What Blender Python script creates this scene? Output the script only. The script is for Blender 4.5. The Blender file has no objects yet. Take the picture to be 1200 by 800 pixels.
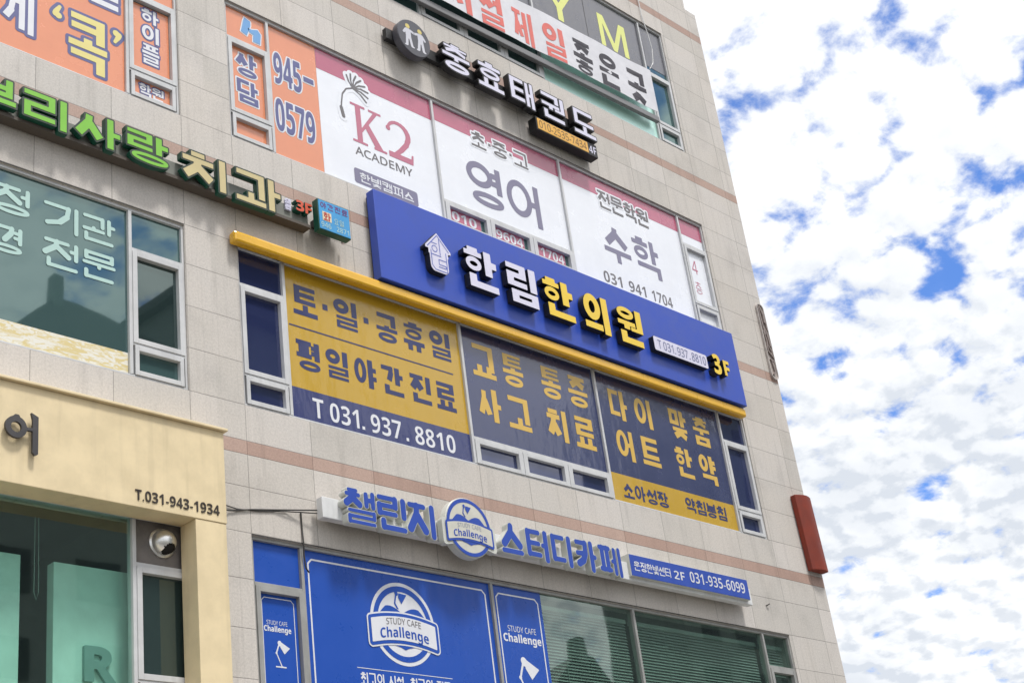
import bpy, math, random
import numpy as np
from mathutils import Matrix, Vector
random.seed(4)
SC = bpy.context.scene
COL = SC.collection
EYE = 1.6           # camera height; heights below are given relative to it
def P(u, v, w=0.0): # facade metres: along, up, out of the wall
    return (u, -w, v + EYE)

# ------------------------------------------------------------------ camera, sky, sun, exposure
cam = bpy.data.cameras.new('camera')
cam.sensor_width = 36.0
cam.lens = 1760.64 / 1200 * 36.0
cam.clip_end = 6000
co = bpy.data.objects.new('camera', cam)
COL.objects.link(co)
def _cam():
    p, y, r = -.462869334, -.849778569, -.140573707
    Rx = Matrix(((1, 0, 0), (0, math.cos(p), -math.sin(p)), (0, math.sin(p), math.cos(p))))
    Ry = Matrix(((math.cos(y), 0, math.sin(y)), (0, 1, 0), (-math.sin(y), 0, math.cos(y))))
    Rz = Matrix(((math.cos(r), -math.sin(r), 0), (math.sin(r), math.cos(r), 0), (0, 0, 1)))
    M = Rz @ Rx @ Ry
    f = lambda q: Vector((q[0], q[2], -q[1]))
    X, Y, Z = f(M[0]), -f(M[1]), -f(M[2])
    m = Matrix((X, Y, Z)).transposed().to_4x4()
    m.translation = (0, -13.0, EYE)
    return m
co.matrix_world = _cam()
SC.camera = co

SUN_EL, SUN_AZ = math.radians(64), math.radians(8)     # azimuth measured from the wall normal
sv = Vector((math.sin(SUN_AZ) * math.cos(SUN_EL), -math.cos(SUN_AZ) * math.cos(SUN_EL), math.sin(SUN_EL)))
sl = bpy.data.lights.new('sun', 'SUN')
sl.energy = 2.0; sl.angle = math.radians(10); sl.color = (1, .97, .93)
so = bpy.data.objects.new('sun', sl); COL.objects.link(so)
so.rotation_euler = sv.to_track_quat('Z', 'Y').to_euler()
SC.view_settings.view_transform = 'Standard'
SC.view_settings.look = 'None'
SC.view_settings.exposure = 0.78
SC.view_settings.gamma = 1
SC.render.engine = 'CYCLES'

def nd(nt, t, **kw):
    n = nt.nodes.new(t)
    for k, v in kw.items():
        if k.startswith('i_'):
            key = k[2:]
            n.inputs[int(key) if key.isdigit() else key].default_value = v
        else: setattr(n, k, v)
    return n
def mth(nt, op, a, b=None, c=None, clamp=False):
    n = nt.nodes.new('ShaderNodeMath'); n.operation = op; n.use_clamp = clamp
    for i, x in enumerate((a, b, c)):
        if x is None: continue
        if isinstance(x, (int, float)): n.inputs[i].default_value = x
        else: nt.links.new(x, n.inputs[i])
    return n.outputs[0]
def mix(nt, fac, a, b, blend='MIX'):
    n = nt.nodes.new('ShaderNodeMix'); n.data_type = 'RGBA'; n.blend_type = blend
    for s, x in ((n.inputs['Factor'], fac), (n.inputs[6], a), (n.inputs[7], b)):
        if isinstance(x, (int, float)): s.default_value = x
        elif isinstance(x, tuple): s.default_value = x if len(x) == 4 else (*x, 1)
        else: nt.links.new(x, s)
    return n.outputs[2]
def smooth(nt, x, lo, hi, a=0.0, b=1.0):
    n = nt.nodes.new('ShaderNodeMapRange'); n.interpolation_type = 'SMOOTHSTEP'
    nt.links.new(x, n.inputs[0])
    for i, v in ((1, lo), (2, hi), (3, a), (4, b)): n.inputs[i].default_value = v
    return n.outputs[0]

W = bpy.data.worlds.new('World'); SC.world = W; W.use_nodes = True
def sky():
    nt = W.node_tree; nt.nodes.clear()
    out = nd(nt, 'ShaderNodeOutputWorld'); bg = nd(nt, 'ShaderNodeBackground'); bg.inputs[1].default_value = 0.1
    nt.links.new(bg.outputs[0], out.inputs[0])
    st = nd(nt, 'ShaderNodeTexSky', sky_type='NISHITA', sun_disc=False)
    st.sun_elevation = SUN_EL; st.sun_rotation = math.pi - SUN_AZ
    st.air_density = 1.0; st.dust_density = 0.3; st.ozone_density = 3.0
    tc = nd(nt, 'ShaderNodeTexCoord')
    sp = nd(nt, 'ShaderNodeSeparateXYZ'); nt.links.new(tc.outputs['Generated'], sp.inputs[0])
    z = mth(nt, 'MAXIMUM', mth(nt, 'ADD', sp.outputs[2], 0.35), 0.05)
    cb = nd(nt, 'ShaderNodeCombineXYZ')
    nt.links.new(mth(nt, 'DIVIDE', sp.outputs[0], z), cb.inputs[0])
    nt.links.new(mth(nt, 'DIVIDE', sp.outputs[1], z), cb.inputs[1])
    def noise(scale, det, rough, off, dist=0.0):
        mp = nd(nt, 'ShaderNodeMapping'); mp.inputs['Location'].default_value = off
        nt.links.new(cb.outputs[0], mp.inputs[0])
        n = nd(nt, 'ShaderNodeTexNoise'); n.inputs['Scale'].default_value = scale
        n.inputs['Detail'].default_value = det; n.inputs['Roughness'].default_value = rough
        n.inputs['Distortion'].default_value = dist
        nt.links.new(mp.outputs[0], n.inputs[0]); return n.outputs[0]
    big = noise(4.2, 3, .5, SKY_OFF1)
    def puff(off):
        f = noise(19.0, 11, .60, off, .15)
        mp = nd(nt, 'ShaderNodeMapping'); mp.inputs['Location'].default_value = off
        nt.links.new(cb.outputs[0], mp.inputs[0])
        wv = nd(nt, 'ShaderNodeTexNoise'); wv.inputs['Scale'].default_value = 30; wv.inputs['Detail'].default_value = 4
        nt.links.new(mp.outputs[0], wv.inputs[0])
        ad = nd(nt, 'ShaderNodeVectorMath', operation='MULTIPLY_ADD'); nt.links.new(wv.outputs['Color'], ad.inputs[0])
        ad.inputs[1].default_value = (.05, .05, .0); nt.links.new(mp.outputs[0], ad.inputs[2])
        vo = nd(nt, 'ShaderNodeTexVoronoi', feature='SMOOTH_F1', voronoi_dimensions='2D'); vo.inputs['Scale'].default_value = 25
        vo.inputs['Smoothness'].default_value = .5
        nt.links.new(ad.outputs[0], vo.inputs['Vector'])
        return mth(nt, 'SUBTRACT', mth(nt, 'ADD', mth(nt, 'MULTIPLY', f, 1.12), .085), mth(nt, 'MULTIPLY', vo.outputs['Distance'], .42))
    n1 = puff(SKY_OFF2)
    n2 = puff((SKY_OFF2[0] - .008, SKY_OFF2[1] - .014, 0))
    s = mth(nt, 'ADD', n1, mth(nt, 'MULTIPLY', mth(nt, 'SUBTRACT', big, .5), SKY_BIG))
    s = mth(nt, 'ADD', s, smooth(nt, sp.outputs[2], .26, .46, .12, 0))      # the layer closes towards the horizon
    cov = smooth(nt, s, SKY_LO, SKY_HI)
    relief = mth(nt, 'SUBTRACT', n2, n1)
    low = smooth(nt, sp.outputs[2], .26, .56, 1.25, .28)      # cloud bases show grey nearer the horizon
    thick = smooth(nt, noise(7.0, 9, .55, (3.1, 7.7, 0.2), .2), .36, .70)
    shf = mth(nt, 'ADD', mth(nt, 'MULTIPLY', smooth(nt, relief, -.10, .22), .62), mth(nt, 'MULTIPLY', thick, .62), clamp=True)
    sd = nd(nt, 'ShaderNodeVectorMath', operation='DOT_PRODUCT'); nt.links.new(tc.outputs['Generated'], sd.inputs[0]); sd.inputs[1].default_value = sv
    bright = mix(nt, smooth(nt, sd.outputs['Value'], .35, 1.0), (6.4, 6.5, 6.6), (11.5, 11.3, 11.0))   # cloud is brighter towards the sun
    white = mix(nt, mth(nt, 'MULTIPLY', shf, low), bright, (4.3, 4.6, 5.05))
    blue = mix(nt, 1.0, st.outputs[0], SKY_TINT, 'MULTIPLY')
    nt.links.new(mix(nt, mth(nt, 'ADD', mth(nt, 'MULTIPLY', cov, .93), .07), blue, white), bg.inputs[0])
SKY_BIG = .38
SKY_OFF1 = (1.9, 3.3, 0); SKY_OFF2 = (4.0, 2.0, 0); SKY_LO, SKY_HI = .21, .46
SKY_TINT = (.38, .74, 1.24)
sky()

# ------------------------------------------------------------------ materials
K = 1.25
def C(r, g, b, k=None):     # colour seen on a lit surface in the photo -> base colour
    k = k or K
    f = lambda c: ((c / 255 + .055) / 1.055) ** 2.4 if c > 10 else c / 255 / 12.92
    return tuple(min(.85, f(c) / k) for c in (r, g, b))
MATS = {}
def mat(name, col, rough=.5, coat=0.0, spec=.5, metal=0.0, grime=.10, gscale=3.0, bump=0.0, streak=0.0, warp=0.0):
    if name in MATS: return MATS[name]
    m = bpy.data.materials.new(name); m.use_nodes = True; nt = m.node_tree
    b = nt.nodes['Principled BSDF']
    tc = nd(nt, 'ShaderNodeTexCoord')
    n = nd(nt, 'ShaderNodeTexNoise'); n.inputs['Scale'].default_value = gscale; n.inputs['Detail'].default_value = 6
    n.inputs['Roughness'].default_value = .65
    nt.links.new(tc.outputs['Object'], n.inputs[0])
    f = smooth(nt, n.outputs[0], .3, .7, 1 - grime, 1 + grime * .3)
    if streak:
        mp = nd(nt, 'ShaderNodeMapping'); mp.inputs['Scale'].default_value = (9, 9, .7)
        nt.links.new(tc.outputs['Object'], mp.inputs[0])
        n2 = nd(nt, 'ShaderNodeTexNoise'); n2.inputs['Scale'].default_value = 1; n2.inputs['Detail'].default_value = 5
        nt.links.new(mp.outputs[0], n2.inputs[0])
        f = mth(nt, 'MULTIPLY', f, smooth(nt, n2.outputs[0], .5, .75, 1, 1 - streak))
    cc = nd(nt, 'ShaderNodeCombineColor')
    for i in range(3): nt.links.new(f, cc.inputs[i])
    nt.links.new(mix(nt, 1.0, (*col, 1), cc.outputs[0], 'MULTIPLY'), b.inputs['Base Color'])
    nt.links.new(smooth(nt, n.outputs[0], .3, .7, max(0.02, rough * .8), min(1, rough * 1.2)), b.inputs['Roughness'])
    b.inputs['Specular IOR Level'].default_value = spec
    b.inputs['Metallic'].default_value = metal
    b.inputs['Coat Weight'].default_value = coat
    b.inputs['Coat Roughness'].default_value = .03
    if bump:
        n3 = nd(nt, 'ShaderNodeTexNoise'); n3.inputs['Scale'].default_value = 90; n3.inputs['Detail'].default_value = 3
        nt.links.new(tc.outputs['Object'], n3.inputs[0])
        bp = nd(nt, 'ShaderNodeBump'); bp.inputs['Strength'].default_value = bump; bp.inputs['Distance'].default_value = .01
        nt.links.new(n3.outputs[0], bp.inputs['Height']); nt.links.new(bp.outputs[0], b.inputs['Normal'])
    if warp:     # slack, bubbles and ripples of a vinyl sheet: they break up its reflection
        mp2 = nd(nt, 'ShaderNodeMapping'); mp2.inputs['Scale'].default_value = (2.2, 2.2, .9); nt.links.new(tc.outputs['Object'], mp2.inputs[0])
        n4 = nd(nt, 'ShaderNodeTexNoise'); n4.inputs['Scale'].default_value = 1.6; n4.inputs['Detail'].default_value = 5; nt.links.new(mp2.outputs[0], n4.inputs[0])
        bp2 = nd(nt, 'ShaderNodeBump'); bp2.inputs['Strength'].default_value = warp; bp2.inputs['Distance'].default_value = .25
        nt.links.new(n4.outputs[0], bp2.inputs['Height']); nt.links.new(bp2.outputs[0], b.inputs['Coat Normal'])
    MATS[name] = m
    return m
def film(name, *rgb, k=None):    # printed vinyl on window glass
    return mat(name, C(*rgb, k=k), .25, coat=.45, grime=.06, gscale=1.3, warp=.10)
def ink(name, *rgb):
    return mat(name, C(*rgb), .35, coat=.22, grime=.04)
def paint(name, *rgb, rough=.4, grime=.1, streak=0.0, coat=0.0):
    return mat(name, C(*rgb), rough, grime=grime, streak=streak, coat=coat)

def stone():
    m = bpy.data.materials.new('granite'); m.use_nodes = True; nt = m.node_tree
    b = nt.nodes['Principled BSDF']; L = nt.links.new
    tc = nd(nt, 'ShaderNodeTexCoord'); sp = nd(nt, 'ShaderNodeSeparateXYZ'); L(tc.outputs['Object'], sp.inputs[0])
    geo = nd(nt, 'ShaderNodeNewGeometry'); sn = nd(nt, 'ShaderNodeSeparateXYZ'); L(geo.outputs['Normal'], sn.inputs[0])
    side = mth(nt, 'GREATER_THAN', mth(nt, 'ABSOLUTE', sn.outputs[0]), .7)
    # along-wall coordinate: x on the front, y on the sides
    along = mth(nt, 'ADD', mth(nt, 'MULTIPLY', sp.outputs[0], mth(nt, 'SUBTRACT', 1, side)), mth(nt, 'MULTIPLY', sp.outputs[1], side))
    v = mth(nt, 'SUBTRACT', sp.outputs[2], EYE)
    left = mth(nt, 'LESS_THAN', along, 9.5)
    uc = mth(nt, 'ADD', mth(nt, 'MULTIPLY', left, mth(nt, 'SUBTRACT', along, 9.13)),
             mth(nt, 'MULTIPLY', mth(nt, 'SUBTRACT', 1, left), mth(nt, 'DIVIDE', mth(nt, 'SUBTRACT', along, 9.9), .9675)))
    uc = mth(nt, 'ADD', uc, 40)
    col = mth(nt, 'FLOOR', uc); fu = mth(nt, 'FRACT', uc)
    du = mth(nt, 'MINIMUM', fu, mth(nt, 'SUBTRACT', 1, fu))
    st = mth(nt, 'DIVIDE', mth(nt, 'SUBTRACT', v, 7.66 - 3.85 * 4), 3.85)
    vr = mth(nt, 'MULTIPLY', mth(nt, 'FRACT', st), 3.85)
    row = mth(nt, 'MULTIPLY', mth(nt, 'FLOOR', st), 11)
    dv = None
    for q in (0.0, .56, 1.12, 1.69, 2.24, 2.80, 3.21, 3.385, 3.85):
        d = mth(nt, 'ABSOLUTE', mth(nt, 'SUBTRACT', vr, q))
        dv = d if dv is None else mth(nt, 'MINIMUM', dv, d)
        row = mth(nt, 'ADD', row, mth(nt, 'GREATER_THAN', vr, q))
    joint = mth(nt, 'MAXIMUM', smooth(nt, du, .0025, .0070, 1, 0), smooth(nt, dv, .0025, .0070, 1, 0))
    band = mth(nt, 'MULTIPLY', mth(nt, 'GREATER_THAN', vr, 3.21), mth(nt, 'LESS_THAN', vr, 3.385))
    cv = nd(nt, 'ShaderNodeCombineXYZ'); L(col, cv.inputs[0]); L(row, cv.inputs[1])
    wn = nd(nt, 'ShaderNodeTexWhiteNoise', noise_dimensions='2D'); L(cv.outputs[0], wn.inputs['Vector'])
    def noise(scale, det=4, sc=None, rough=.6):
        n = nd(nt, 'ShaderNodeTexNoise'); n.inputs['Scale'].default_value = scale; n.inputs['Detail'].default_value = det
        n.inputs['Roughness'].default_value = rough
        if sc:
            mp = nd(nt, 'ShaderNodeMapping'); mp.inputs['Scale'].default_value = sc
            L(tc.outputs['Object'], mp.inputs[0]); L(mp.outputs[0], n.inputs[0])
        else: L(tc.outputs['Object'], n.inputs[0])
        return n.outputs[0]
    sA, sB = noise(38, 3, rough=.75), noise(120, 2)
    base = mix(nt, wn.outputs[0], C(200, 195, 188, 1.2), C(215, 209, 203, 1.2))
    base = mix(nt, smooth(nt, noise(.45, 3), .35, .65, 0, .4), base, C(214, 205, 194, 1.2))
    pink = mix(nt, wn.outputs[0], C(188, 158, 144, 1.3), C(200, 172, 158, 1.3))
    base = mix(nt, band, base, pink)
    speck = mth(nt, 'MULTIPLY', smooth(nt, sA, .30, .66, .88, 1.06), smooth(nt, sB, .33, .62, .92, 1.05))
    stain = mth(nt, 'MULTIPLY', smooth(nt, noise(1.0, 6, (7, 7, .5)), .50, .78, 1.0, .82), smooth(nt, noise(1.0, 5, (22, 22, .35)), .56, .74, 1.0, .88))
    blot = smooth(nt, noise(1.3, 6), .48, .75, 1.0, .86)
    f = mth(nt, 'MULTIPLY', mth(nt, 'MULTIPLY', speck, stain), blot)
    f = mth(nt, 'MULTIPLY', f, mth(nt, 'SUBTRACT', 1, mth(nt, 'MULTIPLY', joint, mth(nt, 'ADD', .22, mth(nt, 'MULTIPLY', noise(2.2, 3), .45)))))
    cc = nd(nt, 'ShaderNodeCombineColor')
    for i in range(3): L(f, cc.inputs[i])
    L(mix(nt, 1.0, base, cc.outputs[0], 'MULTIPLY'), b.inputs['Base Color'])
    b.inputs['Roughness'].default_value = .6
    b.inputs['Specular IOR Level'].default_value = .3
    bp = nd(nt, 'ShaderNodeBump'); bp.inputs['Strength'].default_value = .35; bp.inputs['Distance'].default_value = .01
    L(mth(nt, 'SUBTRACT', mth(nt, 'MULTIPLY', sB, .25), joint), bp.inputs['Height']); L(bp.outputs[0], b.inputs['Normal'])
    return m
STONE = stone()

def glass(name, tint, refl, body, see=0.0, rough=.02):
    """tinted reflective pane: mirror share, dark tinted body, optional see-through share"""
    m = bpy.data.materials.new(name); m.use_nodes = True; nt = m.node_tree; nt.nodes.clear(); L = nt.links.new
    out = nd(nt, 'ShaderNodeOutputMaterial')
    gl = nd(nt, 'ShaderNodeBsdfGlossy'); gl.inputs[0].default_value = (*tint, 1); gl.inputs['Roughness'].default_value = rough
    tc = nd(nt, 'ShaderNodeTexCoord')
    n = nd(nt, 'ShaderNodeTexNoise'); n.inputs['Scale'].default_value = .9; n.inputs['Detail'].default_value = 1
    L(tc.outputs['Object'], n.inputs[0])
    bp = nd(nt, 'ShaderNodeBump'); bp.inputs['Strength'].default_value = .12; bp.inputs['Distance'].default_value = .02
    L(n.outputs[0], bp.inputs['Height']); L(bp.outputs[0], gl.inputs['Normal'])
    df = nd(nt, 'ShaderNodeBsdfDiffuse'); df.inputs[0].default_value = (*body, 1)
    tr = nd(nt, 'ShaderNodeBsdfTransparent'); tr.inputs[0].default_value = (*[min(1, c * 1.15) for c in tint], 1)
    mx0 = nd(nt, 'ShaderNodeMixShader'); mx0.inputs[0].default_value = see
    L(df.outputs[0], mx0.inputs[1]); L(tr.outputs[0], mx0.inputs[2])
    lw = nd(nt, 'ShaderNodeFresnel'); lw.inputs[0].default_value = 1.5
    geo = nd(nt, 'ShaderNodeNewGeometry')
    fac = mth(nt, 'ADD', lw.outputs[0], refl, clamp=True)
    fac = mth(nt, 'MULTIPLY', fac, mth(nt, 'SUBTRACT', 1, geo.outputs['Backfacing']))      # only the outer face mirrors
    mx = nd(nt, 'ShaderNodeMixShader'); L(fac, mx.inputs[0]); L(mx0.outputs[0], mx.inputs[1]); L(gl.outputs[0], mx.inputs[2])
    L(mx.outputs[0], out.inputs[0])
    return m
G_TEAL = glass('teal_glass', (.58, .76, .75), .11, (.045, .085, .085))
G_GREEN = glass('green_glass', (.70, .80, .76), .17, (.02, .05, .045), see=.96)
G_DARK = glass('dark_glass', (.6, .72, .7), .12, (.02, .035, .035), see=.03)
G_NAVY = glass('navy_glass', (.72, .75, .90), .07, (.022, .03, .085))
G_SHOP = glass('shop_glass', (.76, .87, .835), .16, (.02, .05, .04), see=.97)
M_FROST = glass('frosted_mint_glass', (.80, 1.0, .94), .16, (.56, .86, .77), rough=.3)
M_FRAME = paint('white_aluminium', 216, 217, 218, rough=.35, grime=.12, streak=.12)
M_FRAME_G = paint('grey_aluminium', 168, 168, 165, rough=.4, grime=.15, streak=.15)
mat('blue_film', C(36, 86, 186), .3, coat=.12, grime=.05, gscale=1.3, warp=.1)
M_SEAM_GAP = paint('seam_and_gap_shade', 70, 68, 66, rough=.8)  # dark film seam, and the painted shade in the gap over windows
M_DARK = mat('dark_interior', (.05, .055, .055), .8)
M_INT = mat('interior_wall', (.22, .24, .23), .8)

# ------------------------------------------------------------------ mesh helpers
class MB:
    def __init__(s): s.v = []; s.f = []
    def box(s, u0, u1, v0, v1, w0, w1):
        b = len(s.v)
        for (u, v, w) in ((u0, v0, w0), (u1, v0, w0), (u1, v1, w0), (u0, v1, w0), (u0, v0, w1), (u1, v0, w1), (u1, v1, w1), (u0, v1, w1)):
            s.v.append(P(u, v, w))
        for q in ((3, 2, 1, 0), (4, 5, 6, 7), (0, 1, 5, 4), (2, 3, 7, 6), (1, 2, 6, 5), (3, 0, 4, 7)):
            s.f.append([b + i for i in q])
        return s
    def quad(s, u0, u1, v0, v1, w):
        b = len(s.v)
        for (u, v) in ((u0, v0), (u1, v0), (u1, v1), (u0, v1)): s.v.append(P(u, v, w))
        s.f.append([b, b + 1, b + 2, b + 3]); return s
    def rect(s, u0, u1, v0, v1, t, w0, w1, tb=None):     # rectangular frame ring, butted
        tb = t if tb is None else tb
        s.box(u0, u0 + t, v0, v1, w0, w1); s.box(u1 - t, u1, v0, v1, w0, w1)
        s.box(u0 + t, u1 - t, v0, v0 + tb, w0, w1); s.box(u0 + t, u1 - t, v1 - tb, v1, w0, w1); return s
    def tube(s, pts, r, n=6):
        pts = [Vector(P(*p)) for p in pts]
        rings = []
        for i, p in enumerate(pts):
            d = (pts[min(i + 1, len(pts) - 1)] - pts[max(i - 1, 0)]).normalized()
            a = d.cross(Vector((0, 0, 1)) if abs(d.z) < .9 else Vector((1, 0, 0))).normalized(); c = d.cross(a)
            b = len(s.v); rr = r[i] if isinstance(r, (list, tuple)) else r
            for k in range(n):
                t = 2 * math.pi * k / n; s.v.append(tuple(p + a * (rr * math.cos(t)) + c * (rr * math.sin(t))))
            rings.append(b)
        for a, b in zip(rings, rings[1:]):
            for k in range(n): s.f.append([a + k, a + (k + 1) % n, b + (k + 1) % n, b + k])
        s.f.append([rings[0] + k for k in range(n)][::-1]); s.f.append([rings[-1] + k for k in range(n)])
        return s
    def lathe(s, c, prof, n=32, su=1, sv=1):    # axis = out of wall; prof = [(radius, w)]
        rings = []
        for (r, w) in prof:
            rings.append(len(s.v))
            for k in range(n):
                t = 2 * math.pi * k / n; s.v.append(P(c[0] + su * r * math.cos(t), c[1] + sv * r * math.sin(t), w))
        for a, b in zip(rings, rings[1:]):
            for k in range(n): s.f.append([a + k, a + (k + 1) % n, b + (k + 1) % n, b + k])
        s.f.append([rings[0] + k for k in range(n)][::-1]); s.f.append([rings[-1] + k for k in range(n)]); return s
    def add(s, vf):
        b = len(s.v); s.v += vf[0]; s.f += [[b + i for i in q] for q in vf[1]]; return s

def link(name, mb, m, parent=None, bevel=0.0, smooth_=False):
    me = bpy.data.meshes.new(name)
    if parent is not None:
        L = Vector(parent.matrix_world.translation) if parent.parent is None else Vector(parent['_o'])
    else:
        xs = np.array(mb.v); lo, hi = xs.min(0), xs.max(0)
        L = Vector(((lo[0] + hi[0]) / 2, hi[1], lo[2]))
    vv = [tuple(Vector(p) - L) for p in mb.v]
    me.from_pydata(vv, [], mb.f); me.materials.append(m); me.update()
    o = bpy.data.objects.new(name, me); COL.objects.link(o)
    if parent is not None:
        o.parent = parent; o['_o'] = tuple(L)
    else:
        o.location = L; o.matrix_world.translation = L; o['_o'] = tuple(L)
    if bevel:
        b = o.modifiers.new('bevel', 'BEVEL'); b.width = bevel; b.segments = 2; b.limit_method = 'ANGLE'; b.angle_limit = .7
    if smooth_:
        for p in me.polygons: p.use_smooth = True
    return o
def thing(name, label, cat, base, group=None):
    o = bpy.data.objects.new(name, None); COL.objects.link(o)
    o.empty_display_size = .2
    o.location = P(*base); o.matrix_world.translation = P(*base); o['_o'] = P(*base)
    tag(o, label, cat, group); return o
def tag(o, label, cat, group=None):
    o['label'] = label; o['category'] = cat
    if group: o['group'] = group
    return o

# ------------------------------------------------------------------ lettering: strokes and font outlines -> distance field -> outlines
class Field:
    def __init__(s, x0, x1, y0, y1, cell, reach):
        m = reach + cell * 3
        s.c = cell; s.x0 = x0 - m; s.y0 = y0 - m; s.m = m
        s.nx = int((x1 - x0 + 2 * m) / cell) + 2; s.ny = int((y1 - y0 + 2 * m) / cell) + 2
        s.d = np.full((s.ny, s.nx), 10.0)
    def win(s, a, b, c, d):
        i0 = max(0, int((a - s.m - s.x0) / s.c)); i1 = min(s.nx, int((b + s.m - s.x0) / s.c) + 2)
        j0 = max(0, int((c - s.m - s.y0) / s.c)); j1 = min(s.ny, int((d + s.m - s.y0) / s.c) + 2)
        X, Y = np.meshgrid(s.x0 + np.arange(i0, i1) * s.c, s.y0 + np.arange(j0, j1) * s.c)
        return slice(j0, j1), slice(i0, i1), X, Y
    def cap(s, x0, y0, x1, y1, r):
        J, I, X, Y = s.win(min(x0, x1) - r, max(x0, x1) + r, min(y0, y1) - r, max(y0, y1) + r)
        dx, dy = x1 - x0, y1 - y0; L = dx * dx + dy * dy + 1e-12
        t = np.clip(((X - x0) * dx + (Y - y0) * dy) / L, 0, 1)
        s.d[J, I] = np.minimum(s.d[J, I], np.hypot(X - x0 - t * dx, Y - y0 - t * dy) - r)
    def bar(s, x0, y0, x1, y1, t, e0=0, e1=0):
        dx, dy = x1 - x0, y1 - y0; L = math.hypot(dx, dy) + 1e-9; dx /= L; dy /= L
        x0 -= dx * e0; y0 -= dy * e0; x1 += dx * e1; y1 += dy * e1; L = math.hypot(x1 - x0, y1 - y0)
        cx, cy = (x0 + x1) / 2, (y0 + y1) / 2
        J, I, X, Y = s.win(min(x0, x1) - t, max(x0, x1) + t, min(y0, y1) - t, max(y0, y1) + t)
        qx = np.abs((X - cx) * dx + (Y - cy) * dy) - L / 2; qy = np.abs(-(X - cx) * dy + (Y - cy) * dx) - t / 2
        d = np.hypot(np.maximum(qx, 0), np.maximum(qy, 0)) + np.minimum(np.maximum(qx, qy), 0)
        s.d[J, I] = np.minimum(s.d[J, I], d)
    def poly(s, loops):
        ins = np.zeros((s.ny, s.nx), bool); dist = np.full((s.ny, s.nx), 10.0)
        ys = s.y0 + np.arange(s.ny) * s.c; xs = s.x0 + np.arange(s.nx) * s.c
        for lp in loops:
            for (xa, ya), (xb, yb) in zip(lp, lp[1:] + lp[:1]):
                J, I, X, Y = s.win(min(xa, xb), max(xa, xb), min(ya, yb), max(ya, yb))
                dx, dy = xb - xa, yb - ya; L = dx * dx + dy * dy + 1e-14
                t = np.clip(((X - xa) * dx + (Y - ya) * dy) / L, 0, 1)
                dist[J, I] = np.minimum(dist[J, I], np.hypot(X - xa - t * dx, Y - ya - t * dy))
                rows = np.nonzero((ys >= min(ya, yb)) & (ys < max(ya, yb)))[0]
                for r in rows:
                    xi = xa + (ys[r] - ya) / (yb - ya) * dx
                    ins[r, :] ^= xs < xi
        s.d = np.minimum(s.d, np.where(ins, -dist, dist))
    def loops(s, off=0.0):
        g = s.d - off; g = np.where(g == 0, 1e-9, g); ins = g < 0
        code = ins[:-1, :-1] * 1 + ins[:-1, 1:] * 2 + ins[1:, 1:] * 4 + ins[1:, :-1] * 8
        js, is_ = np.nonzero((code > 0) & (code < 15)); nxt = {}
        TAB = {1: ((0, 3),), 2: ((1, 0),), 3: ((1, 3),), 4: ((2, 1),), 5: ((0, 3), (2, 1)), 6: ((2, 0),), 7: ((2, 3),), 8: ((3, 2),),
               9: ((0, 2),), 10: ((1, 0), (3, 2)), 11: ((1, 2),), 12: ((3, 1),), 13: ((0, 1),), 14: ((3, 0),)}
        for j, i in zip(js.tolist(), is_.tolist()):
            E = ((i, j, 0), (i + 1, j, 1), (i, j + 1, 0), (i, j, 1))
            for a, b in TAB[int(code[j, i])]: nxt[E[a]] = E[b]
        def pt(e):
            i, j, k = e; a = g[j, i]; b = g[j, i + 1] if k == 0 else g[j + 1, i]; t = a / (a - b)
            return (s.x0 + (i + (t if k == 0 else 0)) * s.c, s.y0 + (j + (t if k else 0)) * s.c)
        out = []
        while nxt:
            st = next(iter(nxt)); lp = []; e = st
            while e in nxt: lp.append(pt(e)); e = nxt.pop(e)
            if len(lp) > 5:
                lp = simplify(lp, s.c * .14)
                if len(lp) > 2: out.append(lp)
        return out
def simplify(lp, tol):
    n = len(lp); A = np.array(lp)
    far = int(np.argmax(((A - A[0]) ** 2).sum(1)))
    keep = {0, far}
    st = [(0, far), (far, n)]
    while st:
        a, b = st.pop()
        if b - a < 2: continue
        p, q = A[a], A[b % n]; d = q - p; L = math.hypot(*d) + 1e-12
        r = A[a + 1:b] - p; h = np.abs(r[:, 0] * d[1] - r[:, 1] * d[0]) / L
        k = int(h.argmax())
        if h[k] > tol: keep.add(a + 1 + k); st += [(a, a + 1 + k), (a + 1 + k, b)]
    return [lp[i] for i in sorted(keep)]

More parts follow.
